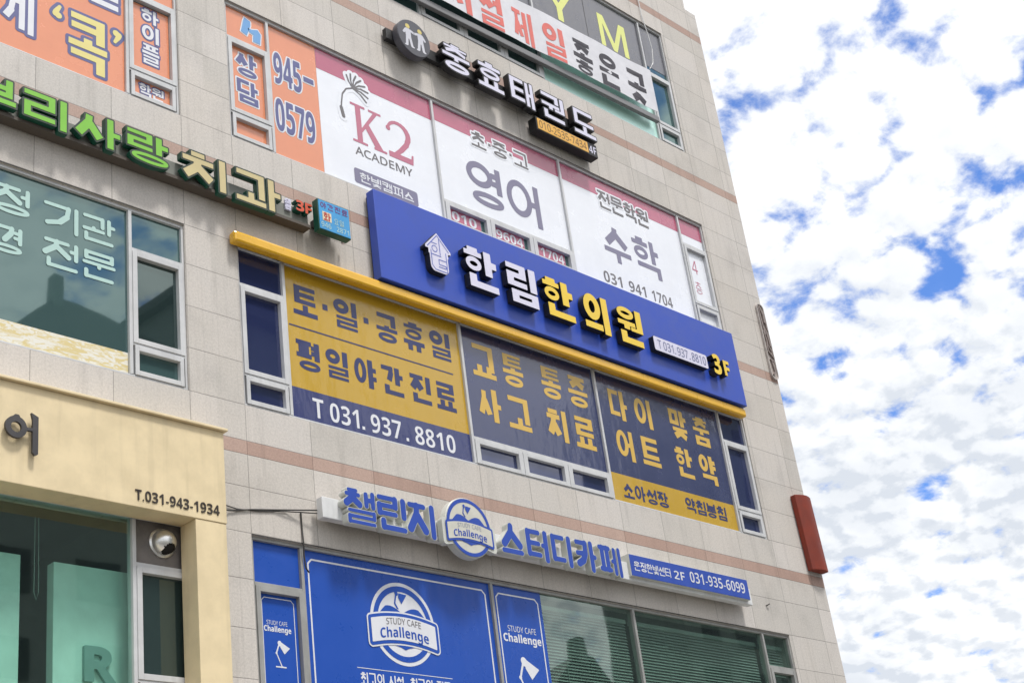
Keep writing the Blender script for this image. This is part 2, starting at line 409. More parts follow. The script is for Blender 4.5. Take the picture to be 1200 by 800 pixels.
CHO = 'ㄱㄲㄴㄷㄸㄹㅁㅂㅃㅅㅆㅇㅈㅉㅊㅋㅌㅍㅎ'
JUNG = 'ㅏㅐㅑㅒㅓㅔㅕㅖㅗㅘㅙㅚㅛㅜㅝㅞㅟㅠㅡㅢㅣ'
JONG = ' ㄱㄲㄳㄴㄵㄶㄷㄹㄺㄻㄼㄽㄾㄿㅀㅁㅂㅄㅅㅆㅇㅈㅊㅋㅌㅍㅎ'
LEV = {'ㄱ': 1.6, 'ㄴ': 1.6, 'ㄷ': 2, 'ㄹ': 3, 'ㅁ': 2, 'ㅂ': 2.3, 'ㅃ': 2.3, 'ㅅ': 1.6, 'ㅇ': 2, 'ㅈ': 2.2, 'ㅊ': 3, 'ㅋ': 2.4, 'ㅌ': 3, 'ㅍ': 2.4, 'ㅎ': 3.4}
class Pen:
    """one syllable drawn in a W x H box at (ox, oy)"""
    def __init__(s, F, ox, oy, W_, H_, tv, th, rnd):
        s.F = F; s.o = (ox, oy); s.W = W_; s.H = H_; s.tv = tv; s.th = th; s.rnd = rnd
    def line(s, pts, tv, th, e=(1, 1), box=None):
        x0, x1, y0, y1 = box
        ix, iy = tv / 2, th / 2
        q = [(s.o[0] + x0 + ix + px * (x1 - x0 - 2 * ix), s.o[1] + y0 + iy + py * (y1 - y0 - 2 * iy)) for px, py in pts]
        n = len(q) - 1
        for k, ((xa, ya), (xb, yb)) in enumerate(zip(q, q[1:])):
            dx, dy = abs(xb - xa), abs(yb - ya); L = math.hypot(dx, dy) + 1e-9
            t = th * dx / L + tv * dy / L
            if s.rnd: s.F.cap(xa, ya, xb, yb, t / 2)
            else:
                straight = min(dx, dy) < 1e-6
                ext = (tv / 2 if dx > dy else th / 2) if straight else 0
                s.F.bar(xa, ya, xb, yb, t, ext if (k > 0 or e[0]) else 0, ext if (k < n - 1 or e[1]) else 0)
                if k > 0 and not straight: s.F.cap(xa, ya, xa, ya, t / 2)
    def ring(s, box, t):
        x0, x1, y0, y1 = box; cx, cy = s.o[0] + (x0 + x1) / 2, s.o[1] + (y0 + y1) / 2
        a, b = max((x1 - x0 - t) / 2, t * .3), max((y1 - y0 - t) / 2, t * .3)
        p = [(cx + a * math.cos(q), cy + b * math.sin(q)) for q in np.linspace(0, 2 * math.pi, 33)]
        for (xa, ya), (xb, yb) in zip(p, p[1:]): s.F.cap(xa, ya, xb, yb, t / 2)
    def cons(s, j, box, kind):
        x0, x1, y0, y1 = box; h = y1 - y0; w = x1 - x0; n = LEV.get(j, 2)
        th = min(s.th, h / (n + .62 * (n - 1))); tv = min(s.tv, w / 2.9)
        if j == 'ㄹ': tv = min(tv, th * (1.25 if kind == 'f' else 1.6))
        ln = lambda pts, b=box, e=(1, 1): s.line(pts, tv, th, e, b)
        if j == 'ㄱ' or j == 'ㅋ':
            if kind == 'v': ln([(0, 1), (1, 1), (.93, .55), (.62, .2), (.08, .02)])
            elif kind == 'vj': ln([(0, 1), (1, 1), (.96, .6), (.70, 0)])
            else: ln([(0, 1), (1, 1), (1, 0)])
            if j == 'ㅋ': ln([(0.02, .5), (.9 if kind == 'v' else 1, .52 if kind == 'v' else .5)])
        elif j == 'ㄴ': ln([(0, 1), (0, 0), (1, 0)])
        elif j == 'ㄷ': ln([(1, 1), (0, 1), (0, 0), (1, 0)])
        elif j == 'ㅌ': ln([(1, 1), (0, 1), (0, 0), (1, 0)]); ln([(0, .5), (.94, .5)])
        elif j == 'ㄹ': ln([(0, 1), (1, 1), (1, .5), (0, .5), (0, 0), (1, 0)])
        elif j == 'ㅁ': ln([(0, 0), (0, 1), (1, 1), (1, 0), (0, 0)])
        elif j == 'ㅂ': ln([(0, 1), (0, 0), (1, 0), (1, 1)]); ln([(0, .5), (1, .5)])
        elif j == 'ㅃ':
            m = (x0 + x1) / 2
            for b in ((x0, m - w * .03, y0, y1), (m + w * .03, x1, y0, y1)):
                tv2 = min(tv, w / 6.5); s.line([(0, 1), (0, 0), (1, 0), (1, 1)], tv2, th, (1, 1), b); s.line([(0, .5), (1, .5)], tv2, th, (1, 1), b)
        elif j == 'ㅍ':
            ln([(0, 1), (1, 1)]); ln([(0, 0), (1, 0)]); ln([(.24, 1), (.24, 0)]); ln([(.76, 1), (.76, 0)])
        elif j == 'ㅅ':
            ln([(.5, 1), (.46, .62), (0, 0)]); ln([(.5, .62), (1, 0)])
        elif j in 'ㅈㅊ':
            b = box
            if j == 'ㅊ':
                sh = min(th * .95, h * .2)
                b = (x0, x1, y0, y1 - sh * 1.12)
                cx = (x0 + x1) / 2; bw = max(tv * 1.0, w * .17)
                s.line([(0, .5), (1, .5)], min(tv, sh), sh, (1, 1), (cx - bw, cx + bw, y1 - sh, y1))
            ln([(.03, 1), (.97, 1)], b); ln([(.5, 1), (.45, .6), (0, 0)], b); ln([(.5, .6), (1, 0)], b)
        elif j == 'ㅇ': s.ring(box, min((tv + th) / 2, h * .36, w * .36))
        elif j == 'ㅎ':
            sh = th * .75; cx = (x0 + x1) / 2; bw = max(tv * .85, w * .16)
            s.line([(0, .5), (1, .5)], min(tv, sh), sh * 1.15, (1, 1), (cx - bw, cx + bw, y1 - sh, y1))
            s.line([(0, .5), (1, .5)], tv, th, (1, 1), (x0, x1, y1 - sh - th, y1 - sh))
            rh = h - sh - th - th * .22
            s.ring((x0 + w * .06, x1 - w * .06, y0, y0 + rh), min(th * .95, rh * .36))
    def syll(s, ch):
        k = ord(ch) - 0xAC00; c = CHO[k // 588]; j = JUNG[k // 28 % 21]; f = JONG[k % 28]
        W_, H_, tv, th = s.W, s.H, s.tv, s.th; g = .075 * W_
        hasf = f != ' '
        vert = {'ㅏ', 'ㅑ', 'ㅓ', 'ㅕ', 'ㅣ', 'ㅐ', 'ㅔ'}
        bx = lambda x0, x1, y0, y1: (x0 * W_, x1 * W_, y0 * H_, y1 * H_)
        ln = lambda pts, b, tv_=None, th_=None: s.line(pts, tv_ or tv, th_ or th, (1, 1), b)
        if hasf:
            fh = .33 if f in 'ㄴㄱㅇㅁ' else (.42 if f == 'ㄹ' else .38)
            s.cons(f, bx(.10 if j in vert else .06, 1 if j in vert else .94, 0, fh), 'f')
            vb = fh + .055
        else: vb = 0
        if j in vert:
            tick = .15 * W_
            y0, y1 = vb * H_, H_
            tvv = tv
            if j in 'ㅏㅑ':
                x1 = W_; xs = x1 - tick - tv; ln([(.5, 0), (.5, 1)], (xs, xs + tv, y0, y1))
                for q in ((.5,) if j == 'ㅏ' else (.36, .66)):
                    yc = y0 + (y1 - y0) * q; s.line([(0, .5), (1, .5)], tv, th, (1, 1), (xs + tv * .2, x1, yc - th / 2, yc + th / 2))
                cr = xs - g
            elif j in 'ㅣ':
                xs = W_ - tv; ln([(.5, 0), (.5, 1)], (xs, W_, y0, y1)); cr = xs - g * 1.4
            elif j in 'ㅓㅕ':
                xs = W_ - tv; ln([(.5, 0), (.5, 1)], (xs, W_, y0, y1)); cr = xs - tick * .62
                for q in ((.52,) if j == 'ㅓ' else (.38, .68)):
                    yc = y0 + (y1 - y0) * q; s.line([(0, .5), (1, .5)], min(tv, th), th, (1, 1), (cr - tick * .25, xs + tv * .3, yc - th / 2, yc + th / 2))
                if c in 'ㅇㅅㅈㅊㅎ': cr -= 0
                else: cr -= g * .3
            else:
                t2 = tv * .80; xs = W_ - t2; ln([(.5, 0), (.5, 1)], (xs, W_, y0, y1), t2)
                xa = xs - t2 - max(g * 1.05, t2 * .5)
                ya = y0 + (y1 - y0) * .04
                ln([(.5, 0), (.5, 1)], (xa, xa + t2, ya, y1 - H_ * .03), t2); yc = (y0 + y1) / 2
                if j == 'ㅐ': s.line([(0, .5), (1, .5)], t2, th * .9, (1, 1), (xa + t2 * .3, xs + t2 * .3, yc - th / 2, yc + th / 2)); cr = xa - g
                else:
                    cr = xa - tick * .45
                    s.line([(0, .5), (1, .5)], min(t2, th), th * .9, (1, 1), (cr - tick * .25, xa + t2 * .3, yc - th / 2, yc + th / 2))
            lo = y0 + ((.03 if hasf else .12) * H_)
            s.cons(c, (0, cr, lo, H_ * (.98 if not hasf else 1)), 'vj' if hasf else 'v')
        else:
            comp = {'ㅘ': ('ㅗ', 'ㅏ'), 'ㅝ': ('ㅜ', 'ㅓ'), 'ㅢ': ('ㅡ', 'ㅣ'), 'ㅚ': ('ㅗ', 'ㅣ'), 'ㅟ': ('ㅜ', 'ㅣ'), 'ㅙ': ('ㅗ', 'ㅐ')}.get(j)
            hp = comp[0] if comp else j
            xr = W_
            if comp:
                tick = .14 * W_; y0 = vb * H_
                if comp[1] == 'ㅏ':
                    xs = W_ - tick - tv; ln([(.5, 0), (.5, 1)], (xs, xs + tv, y0, H_)); yc = y0 + (H_ - y0) * .55
                    s.line([(0, .5), (1, .5)], tv, th, (1, 1), (xs + tv * .2, W_, yc - th / 2, yc + th / 2))
                else:
                    xs = W_ - tv; ln([(.5, 0), (.5, 1)], (xs, W_, y0, H_))
                xr = xs - g * .75
            top = H_; hth = th
            if hasf:
                vh0, vh1 = vb * H_, vb * H_ + .20 * H_
                hth = min(th, .13 * H_)
                if hp in 'ㅜㅠ': vh1 += .035 * H_; hth = min(th, .12 * H_)
            else:
                vh0, vh1 = 0, .36 * H_
            ex = 0
            cx = xr * .5
            if hp == 'ㅡ':
                yb = vh0 + (0.06 * H_ if not hasf else .02 * H_); s.line([(0, .5), (1, .5)], tv, hth, (1, 1), (0, xr, yb, yb + hth)); cb = yb + hth + .07 * H_
            elif hp in 'ㅗㅛ':
                s.line([(0, .5), (1, .5)], tv, hth, (1, 1), (0, xr, vh0, vh0 + hth))
                for q in ((.5,) if hp == 'ㅗ' else (.3, .7)):
                    s.line([(.5, 0), (.5, 1)], tv * .95, hth, (1, 1), (xr * q - tv / 2, xr * q + tv / 2, vh0 + hth * .2, vh1))
                cb = vh1 + (.035 * H_ if c in 'ㅇㅎㄹㅁㄷㅌㅊㅅㅈ' else -.04 * H_)
                if c == 'ㄱ' or c == 'ㅋ': cb = vh0 + hth + .05 * H_; 
            else:
                s.line([(0, .5), (1, .5)], tv, hth, (1, 1), (0, xr, vh1 - hth, vh1))
                for q in ((.5,) if hp == 'ㅜ' else (.3, .7)):
                    s.line([(.5, 0), (.5, 1)], tv * .95, hth, (1, 1), (xr * q - tv / 2, xr * q + tv / 2, vh0 + (0 if not hasf else .01 * H_), vh1 - hth * .2))
                if comp and comp[1] == 'ㅓ' :
                    yc = vh0 + (vh1 - hth - vh0) * .42
                    s.line([(0, .5), (1, .5)], min(tv, hth), hth * .8, (1, 1), (xr * .72, xr + g + tv * .3, yc - hth * .4, yc + hth * .4))
                cb = vh1 + .055 * H_
            ins = .06 * W_ if not comp else .02 * W_
            s.cons(c, (ins, xr - ins, cb, top), 'h')
HG = {}
def hangul(text, u0, u1, v0, v1, tv=.14, th=None, gap=.10, rnd=False, off=(0.0,), spc=.45):
    """loops of the text fitted to a box; weights are shares of a syllable's height"""
    n = sum(spc if c == ' ' else .32 if c in '·,.' else 1 for c in text)
    H_ = v1 - v0; pitch = (u1 - u0) / (n + (n - 1) * 0 - gap * 1) if n > 1 else (u1 - u0)
    cw = pitch * (1 - gap) if n > 1 else (u1 - u0)
    T = tv * min(H_, cw * 1.15); TH = (th if th is not None else tv * .86) * min(H_, cw * 1.15)
    res = [[] for _ in off]; x = u0
    for c in text:
        if c == ' ': x += pitch * spc; continue
        if c in '·,.':
            r = T * .62; cy = v0 + H_ * (.5 if c == '·' else .08)
            q = x + pitch * .32 * .42
            for k, o in enumerate(off):
                e = r + o; res[k].append([(q - e, cy - e), (q + e, cy - e), (q + e, cy + e), (q - e, cy + e)])
            x += pitch * .32; continue
        key = (c, round(cw, 3), round(H_, 3), tv, th, rnd)
        if key not in HG:
            F = Field(0, cw, 0, H_, min(cw, H_) / 58, max(max(off), .0) + .004)
            Pen(F, 0, 0, cw, H_, T, TH, rnd).syll(c)
            HG[key] = F
        for k, o in enumerate(off):
            res[k] += [[(a + x, b + v0) for a, b in lp] for lp in HG[key].loops(o)]
        x += pitch
    return res
def font_loops(text):
    cu = bpy.data.curves.new('t', 'FONT'); cu.body = text; cu.fill_mode = 'NONE'; cu.resolution_u = 4
    o = bpy.data.objects.new('t', cu); COL.objects.link(o); bpy.context.view_layer.update()
    me = bpy.data.meshes.new_from_object(o)
    nb = {}
    for e in me.edges:
        a, b = e.vertices; nb.setdefault(a, []).append(b); nb.setdefault(b, []).append(a)
    vs = [(v.co.x, v.co.y) for v in me.vertices]; seen = set(); out = []
    for s in range(len(vs)):
        if s in seen or s not in nb: continue
        lp = [s]; seen.add(s); cur = s
        while True:
            nx = [q for q in nb[cur] if q not in seen]
            if not nx: break
            cur = nx[0]; seen.add(cur); lp.append(cur)
        if len(lp) > 2: out.append([vs[i] for i in lp])
    bpy.data.objects.remove(o); bpy.data.curves.remove(cu); bpy.data.meshes.remove(me)
    return out
def sans(text, bold):
    o = ''
    for c in text:
        if c.isdigit(): o += chr((0x1D7EC if bold else 0x1D7E2) + int(c))
        elif 'A' <= c <= 'Z': o += chr((0x1D5D4 if bold else 0x1D5A0) + ord(c) - 65)
        elif 'a' <= c <= 'z': o += chr((0x1D5EE if bold else 0x1D5BA) + ord(c) - 97)
        else: o += c
    return o
def latin(text, u0, u1, v0, v1, bold=.03, off=(0.0,), slant=0.0):
    """font outlines fitted to a box, emboldened by a share of the height"""
    if bold >= .03: text = sans(text, True); bold = (bold - .05) * .6
    else: text = sans(text, False)
    lp = font_loops(text); A = np.array([p for l in lp for p in l]); lo, hi = A.min(0), A.max(0)
    b = bold * (v1 - v0)
    sx = (u1 - u0 - 2 * b) / (hi[0] - lo[0]); sy = (v1 - v0 - 2 * b) / (hi[1] - lo[1])
    L = [[(u0 + b + (x - lo[0]) * sx + slant * (y - lo[1]) * sy, v0 + b + (y - lo[1]) * sy) for x, y in l] for l in lp]
    F = Field(u0, u1 + slant * (v1 - v0), v0, v1, (v1 - v0) / 52, b + max(max(off), 0) + .004); F.poly(L)
    return [F.loops(b + o) for o in off]
def shape(draw, box, off=(0.0,), cell=None):
    F = Field(*box, cell or min(box[1] - box[0], box[3] - box[2]) / 70, max(max(off), 0) + .004); draw(F)
    return [F.loops(o) for o in off]
def circle(cx, cy, r, n=56, ry=None): return [(cx + r * math.cos(2 * math.pi * k / n), cy + (ry or r) * math.sin(2 * math.pi * k / n)) for k in range(n)]
def rrect(u0, u1, v0, v1, r, n=5):
    o = []
    for cx, cy, a in ((u1 - r, v1 - r, 0), (u0 + r, v1 - r, 90), (u0 + r, v0 + r, 180), (u1 - r, v0 + r, 270)):
        for k in range(n + 1):
            t = math.radians(a + 90 * k / n); o.append((cx + r * math.cos(t), cy + r * math.sin(t)))
    return o
def solid(loops, w, depth=0.0):
    """filled outlines as mesh data; front face at w, body reaching depth behind it"""
    cu = bpy.data.curves.new('c', 'CURVE'); cu.dimensions = '2D'; cu.fill_mode = 'BOTH' if depth else 'FRONT'; cu.extrude = depth / 2
    for lp in loops:
        s = cu.splines.new('POLY'); s.points.add(len(lp) - 1); s.use_cyclic_u = True
        s.points.foreach_set('co', [c for p in lp for c in (p[0], p[1], 0, 1)])
    o = bpy.data.objects.new('c', cu); COL.objects.link(o); bpy.context.view_layer.update()
    me = bpy.data.meshes.new_from_object(o)
    v = [P(q.co.x, q.co.y, q.co.z + w - depth / 2) for q in me.vertices]; f = [list(p.vertices) for p in me.polygons]
    if not depth and f:
        a, b, c = (Vector(v[i]) for i in f[0][:3])
        if (b - a).cross(c - a).y > 0: f = [q[::-1] for q in f]
    bpy.data.objects.remove(o); bpy.data.curves.remove(cu); bpy.data.meshes.remove(me)
    return v, f
def prt(parent, name, loops, m, w, depth=0.0):
    return link(name, MB().add(solid(loops, w, depth)), m, parent)

# ------------------------------------------------------------------ the setting: ground, road, pavement
def struct(o): o['kind'] = 'structure'; return o
M_ASPH = mat('asphalt', (.05, .05, .052), .9, gscale=30, grime=.3)
M_PAVE = mat('paving', (.32, .30, .28), .85, gscale=8, grime=.25)
M_GROUND = mat('soil', (.16, .15, .12), .95, gscale=.2, grime=.3)
g = -EYE
struct(link('ground', MB().box(-900, 900, g - .6, g - .14, -900, 900), M_GROUND))
struct(link('road', MB().box(-300, 300, g - .135, g - .12, 7, 19), M_ASPH))
struct(link('pavement', MB().box(-300, 300, g - .136, g, .0, 6.8), M_PAVE))
struct(link('kerb', MB().box(-300, 300, g - .136, g + .01, 6.81, 6.98), mat('kerb_stone', (.36, .35, .34), .8)))
M_LINE = mat('road_paint', (.75, .74, .70), .6)
mb = MB()
for i in range(-20, 20): mb.box(i * 6, i * 6 + 3, g - .119, g - .116, 12.9, 13.05)
struct(link('road_marking', mb, M_LINE))

# ------------------------------------------------------------------ across the road: what the windows mirror
M_OPP = paint('dim_render', 150, 160, 156, rough=.8, grime=.2); M_TILE = paint('roof_tile', 60, 64, 66, rough=.7, grime=.2); M_OPPG = mat('far_window', (.02, .03, .035), .1)
def block(name, label, x0, x1, top, roof, d0=30, d1=44):
    t = thing(name, label, 'building', ((x0 + x1) / 2, g, d0))
    link('wall', MB().box(x0, x1, g, top, d0, d1), M_OPP, t)
    if roof:
        mb = MB(); rx0, rx1, z, pk, ridge = roof
        for (u, v, w) in ((rx0, z, d0 - .8), (rx1, z, d0 - .8), (rx1, z, d1 + .8), (rx0, z, d1 + .8), (ridge[0], pk, (d0 + d1) / 2 - 4), (ridge[1], pk, (d0 + d1) / 2 - 4), (rx0, z - .4, d0 - .8), (rx1, z - .4, d0 - .8), (rx1, z - .4, d1 + .8), (rx0, z - .4, d1 + .8)): mb.v.append(P(u, v, w))
        mb.f += [[0, 1, 5, 4], [1, 2, 5], [2, 3, 4, 5], [3, 0, 4], [6, 9, 8, 7], [0, 6, 7, 1], [1, 7, 8, 2], [2, 8, 9, 3], [3, 9, 6, 0]]
        r_ = link('roof', mb, M_TILE, t)
        link('chimney', MB().box(ridge[0] - .2, ridge[0] + .25, z, pk + .75, (d0 + d1) / 2 - 4.3, (d0 + d1) / 2 - 3.8), M_OPP, r_)
    v = 2.0; k = 0
    while v < top - 2 and k < 90:
        u = x0 + 1.2
        while u < x1 - 2.2 and k < 90:
            link('window', MB().box(u, u + 1.8, v, v + 1.5, d0 - .05, d0 + .03), M_OPPG, t); u += 3.4; k += 1
        v += 2.9
    return t
block('apartment_building', 'hip roofed building across the road, mirrored in the teal left window', 20.8, 43, 23.0, (20, 44, 23.0, 29.8, (26.2, 27.4)))
block('apartment_building', 'small roofed tower across the road, mirrored beside the hip roof in the teal glass', 31.6, 38, 31.4, (31.2, 38.5, 31.4, 33.0, (33, 36)), 33, 37)
block('apartment_building', 'tall flat topped tower across the road, mirrored in the blind windows', 60.1, 82, 34.0, None, 31, 36)
block('apartment_building', 'low roofed building across the road, mirrored below the sky in the blind windows', 45.5, 52.8, 13.0, (44.6, 53.6, 13.0, 17.6, (51.6, 52.6)), 29, 41)

# ------------------------------------------------------------------ the building
bld = thing('commercial_building', 'beige granite clad commercial building with pinkish stone bands and rows of white framed windows', 'building', (0, -EYE, 0))
bld.location = (0, 0, 0); bld.matrix_world.translation = (0, 0, 0); bld['_o'] = (0, 0, 0)
U0, U1 = -6.0, 21.875
STOREY = 3.85
def sill(n): return 7.66 + STOREY * (n - 3)
TOPS = {2: 6.035, 3: 9.885, 4: 13.765, 5: 18.17}
BAY_L = (-1.43, 9.12); BAY_C = (9.90, 20.46)
OPEN = []
for n in (2, 3, 4, 5):
    for b in (BAY_L, BAY_C): OPEN.append((b[0], b[1], sill(n), TOPS[n]))
WT = 19.33
outer = [(U0, -EYE), (U1, -EYE), (U1, WT), (U0, WT)]
holes = [[(a, c), (b, c), (b, d), (a, d)] for a, b, c, d in OPEN]
link('wall', MB().add(solid([outer] + holes, 0.0, .30)), STONE, bld)
mb = MB()
mb.box(U1 - .30, U1, -EYE, WT, -14, -.301); mb.box(U0, U0 + .3, -EYE, WT, -14, -.301); mb.box(U0 + .301, U1 - .301, -EYE, WT, -14, -13.7)
link('side_wall', mb, STONE, bld)
link('roof', MB().box(U0 + .301, U1 - .301, WT - .5, WT - .2, -13.69, -.302), M_INT, bld)
link('parapet', MB().box(U0, U1 - .28, WT + .002, WT + 1.5, -.42, -.02), STONE, bld, bevel=.02)
mb = MB()
for n in (2, 3, 4, 5, 6): mb.box(U0 + .31, U1 - .31, sill(n) - .75, sill(n) - .45, -13.6, -.31)
link('floor_slab', mb, M_INT, bld)
mb = MB()
for n in (2, 3, 4, 5): mb.box(U0 + .31, U1 - .31, sill(n) - .449, sill(n) + 3.09, -5.2, -5.0)
mb.box(9.42, 9.52, sill(2) - .449, sill(2) + 3.09, -4.99, -.31)
link('partition', mb, M_INT, bld)

MUL_C = (10.62, 13.735, 16.60, 19.75)
MUL_L = (8.38, 5.27, 2.40, -.70)
FW0, FW1 = -.13, -.022       # frame depth
PW = -.062                   # glass face
def pane(win, u0, u1, v0, v1, m, w=PW):
    return link('pane', MB().box(u0, u1, v0, v1, w - .006, w), m, win)
def window(n, bay, muls, narrow, awn=None, glassm=None, pm=None, frame=M_FRAME):
    """a storey-wide window: outer frame, mullions, sashes in the narrow end columns, panes"""
    u0, u1 = bay; s, t = sill(n), TOPS[n]; pm = pm or {}
    f = MB(); e = .030
    f.box(u0, u0 + e, s, t, FW0, FW1); f.box(u1 - e, u1, s, t, FW0, FW1)
    f.box(u0 + e, u1 - e, s, s + .035, FW0, FW1); f.box(u0 + e, u1 - e, t - .04, t, FW0, FW1)
    cols = [u0 + e] + sorted(muls) + [u1 - e]
    for m in muls: f.box(m - .022, m + .022, s + .035, t - .04, FW0, FW1 + .004)
    tr = s + 1.665 if n < 5 else s + 1.62
    todo = []
    panes = []; sashes = []
    for k in range(len(cols) - 1):
        a = cols[k] + (0 if k == 0 else .022); b = cols[k + 1] - (0 if k == len(cols) - 2 else .022)
        lo, hi = s + .035, t - .04
        if k in narrow:
            f.box(a, b, tr - .022, tr + .022, FW0, FW1 + .003)
            f.box(a, b, s + .406, s + .434, FW0, FW1 + .008)
            sashes.append(MB().rect(a, b, s + .435, tr - .024, .062, FW0 + .01, FW1 + .018, .065))
            sashes.append(MB().rect(a + .02, b - .02, lo + .001, s + .405, .052, FW0 + .01, FW1 + .016, .06))
            panes += [(a, b, tr + .022, hi, pm.get((k, 't'), glassm), PW), (a + .062, b - .062, s + .50, tr - .089, pm.get((k, 's'), glassm), PW - .004),
                      (a + .072, b - .072, lo + .061, s + .345, pm.get((k, 'b'), glassm), PW - .004)]
        else:
            if awn and k in awn:
                c, ah = awn[k]
                f.box(a, b, s + ah - .022, s + ah + .022, FW0, FW1 + .003)
                for i in range(c):
                    x0 = a + (b - a) * i / c; x1 = a + (b - a) * (i + 1) / c
                    sashes.append(MB().rect(x0 + .004, x1 - .004, lo + .001, s + ah - .024, .085, FW0 + .01, FW1 + .016, .06))
                    panes.append((x0 + .089, x1 - .089, lo + .061, s + ah - .084, pm.get((k, 'a'), glassm), PW - .004))
                lo = s + ah + .022
            panes.append((a, b, lo, hi, pm.get((k, 'm'), glassm), PW))
    win = link('window', f, frame, bld, bevel=.004)
    for q in sashes: link('sash', q, frame, win, bevel=.004)
    for q in panes: pane(win, *q)
    gap_mb = MB().box(u0 + .001, u1 - .001, t - .001 + .002, t + .012, -.2, .006)  # dark strip painted in for the shadowed gap above the frame
    link('gap_shade', gap_mb, M_SEAM_GAP, win)
    return win
w3 = window(3, BAY_C, MUL_C, (0, 4), {2: (3, .42)}, G_NAVY)
w4 = window(4, BAY_C, MUL_C, (0, 4), {2: (3, .42)}, G_TEAL, {(4, 's'): mat('white_film', C(236, 238, 242), .25, coat=.5), (4, 'b'): mat('white_film', (0, 0, 0)), (0, 'b'): film('orange_film', 238, 152, 112)})
w5 = window(5, BAY_C, MUL_C, (0, 4), {2: (3, .42)}, G_TEAL, {(3, 'm'): M_FROST})
w2 = window(2, BAY_C, MUL_C, (0, 4), None, G_GREEN, {(0, 't'): film('blue_film', 47, 92, 184), (0, 'b'): film('blue_film', 0, 0, 0)}, M_FRAME_G)
w3l = window(3, BAY_L, MUL_L, (4,), None, G_TEAL, {(4, 's'): G_DARK, (4, 'b'): G_TEAL})
w4l = window(4, BAY_L, MUL_L, (4,), None, G_TEAL)
w5l = window(5, BAY_L, MUL_L, (4,), None, G_TEAL)
w2l = window(2, BAY_L, MUL_L, (4,), None, G_SHOP, {(4, 't'): paint('grey_panel', 128, 122, 118, rough=.6, grime=.3), (4, 's'): G_DARK}, M_FRAME)
# blinds behind the right-hand second-storey windows
M_BLIND = mat('blind_slat', (.36, .375, .365), .5)
for a, b in ((14.72, 16.56), (16.66, 19.70), (19.80, 20.41)):
    mb = MB(); v = 3.95
    while v < 5.80:
        bz = len(mb.v)
        for (vv, ww) in ((v - .015, -.178), (v + .020, -.20)):
            mb.v += [P(a, vv, ww), P(b, vv, ww), P(b, vv + .002, ww), P(a, vv + .002, ww)]
        for q in ((0, 1, 2, 3), (7, 6, 5, 4), (0, 4, 5, 1), (3, 2, 6, 7), (0, 3, 7, 4), (1, 5, 6, 2)): mb.f.append([bz + i for i in q])
        v += .044
    mb.box(a, b, 5.82, 5.88, -.22, -.16)
    for q in (.25, .75): mb.tube([(a + (b - a) * q, 3.95, -.17), (a + (b - a) * q, 5.83, -.17)], .004)
    link('blind', mb, M_BLIND, w2)

# ------------------------------------------------------------------ printed films on the glass
BW = -.056; LW = .0025
def banner(name, label, cat, u0, u1, v0, v1, m, group=None, w=BW):
    o = link(name, MB().box(u0, u1, v0, v1, w - .004, w), m); return tag(o, label, cat, group)
def lettering(par, loops, m, w=BW, k=1, name='lettering'):
    return prt(par, name, loops, m, w + LW * k)
I_WHITE = ink('white_print', 236, 238, 244)
I_NAVY = ink('navy_print', 40, 50, 104)
I_INDIGO = ink('indigo_print', 92, 96, 150)
I_VIOLET = ink('violet_grey_print', 128, 124, 152)
I_GREY = ink('grey_print', 112, 108, 110)
I_ROSE = ink('rose_print', 200, 116, 140)
I_YEL = ink('pale_yellow_print', 238, 224, 140)
I_GOLD = ink('gold_print', 226, 186, 84)
F_ORANGE = film('orange_film', 0, 0, 0); F_WHITE = film('white_vinyl', 236, 239, 246, k=1.12); F_ROSE = film('rose_film', 194, 98, 126)
F_GOLD = film('gold_film', 206, 166, 48); F_NAVY = mat('navy_film', C(50, 60, 104), .25, coat=.8, grime=.08, gscale=1.3, warp=.05); F_NAVY2 = film('navy_strip_film', 58, 66, 118)
F_BLUE = film('blue_film', 0, 0, 0); F_CHAR = film('charcoal_film', 96, 96, 104)

# fourth storey, left bay
b = banner('window_banner', 'large orange window banner with a yellow quoted word outlined in violet', 'banner', 5.30, 8.355, 11.55, 13.72, F_ORANGE)
A, O = [], []
a, o = hangul('콕', 7.58, 8.11, 11.66, 12.48, tv=.20, th=.15, off=(0, .042)); A += a; O += o
def quote(cx, cy, s):
    def d(F):
        F.cap(cx, cy, cx, cy, .048)
        for k in range(6):
            t = k / 6; t2 = (k + 1) / 6
            q = lambda t: (cx - s * .045 * math.cos(t * 1.6 + .4) , cy + s * (.01 + .13 * t))
            F.cap(*q(t), *q(t2), .038 - .018 * t)
    return shape(d, (cx - .1, cx + .1, cy - .2, cy + .2), off=(0, .042))
for cx, cy, sg in ((7.44, 12.32, 1), (8.24, 12.42, -1)):
    a, o = quote(cx, cy, sg); A += a; O += o
for t_, x0, x1, y0, y1 in (('게', 6.72, 7.12, 11.84, 12.70), ('를', 7.86, 8.30, 12.77, 13.60), ('세', 6.15, 6.60, 11.84, 12.70)):
    wl, wo = hangul(t_, x0, x1, y0, y1, tv=.21, th=.16, off=(0, .042))
    lettering(b, wo, I_INDIGO, k=1.3, name='lettering_outline'); lettering(b, wl, I_WHITE, k=2.2)
lettering(b, O, I_INDIGO, k=1, name='lettering_outline')
lettering(b, A, I_YEL, k=2.2)
SW = -.0615
b = banner('window_banner', 'narrow orange sash panel with three white characters stacked upright', 'banner', 8.475, 9.022, 12.03, 13.07, F_ORANGE, 'orange sash panels', SW)
A, O = [], []
for ch, v0, v1 in (('하', 12.82, 13.04), ('이', 12.52, 12.78), ('플', 12.16, 12.47)):
    a, o = hangul(ch, 8.62, 8.87, v0, v1, tv=.19, off=(0, .022)); A += a; O += o
lettering(b, O, I_INDIGO, SW, name='lettering_outline'); lettering(b, A, I_WHITE, SW, 2.2)
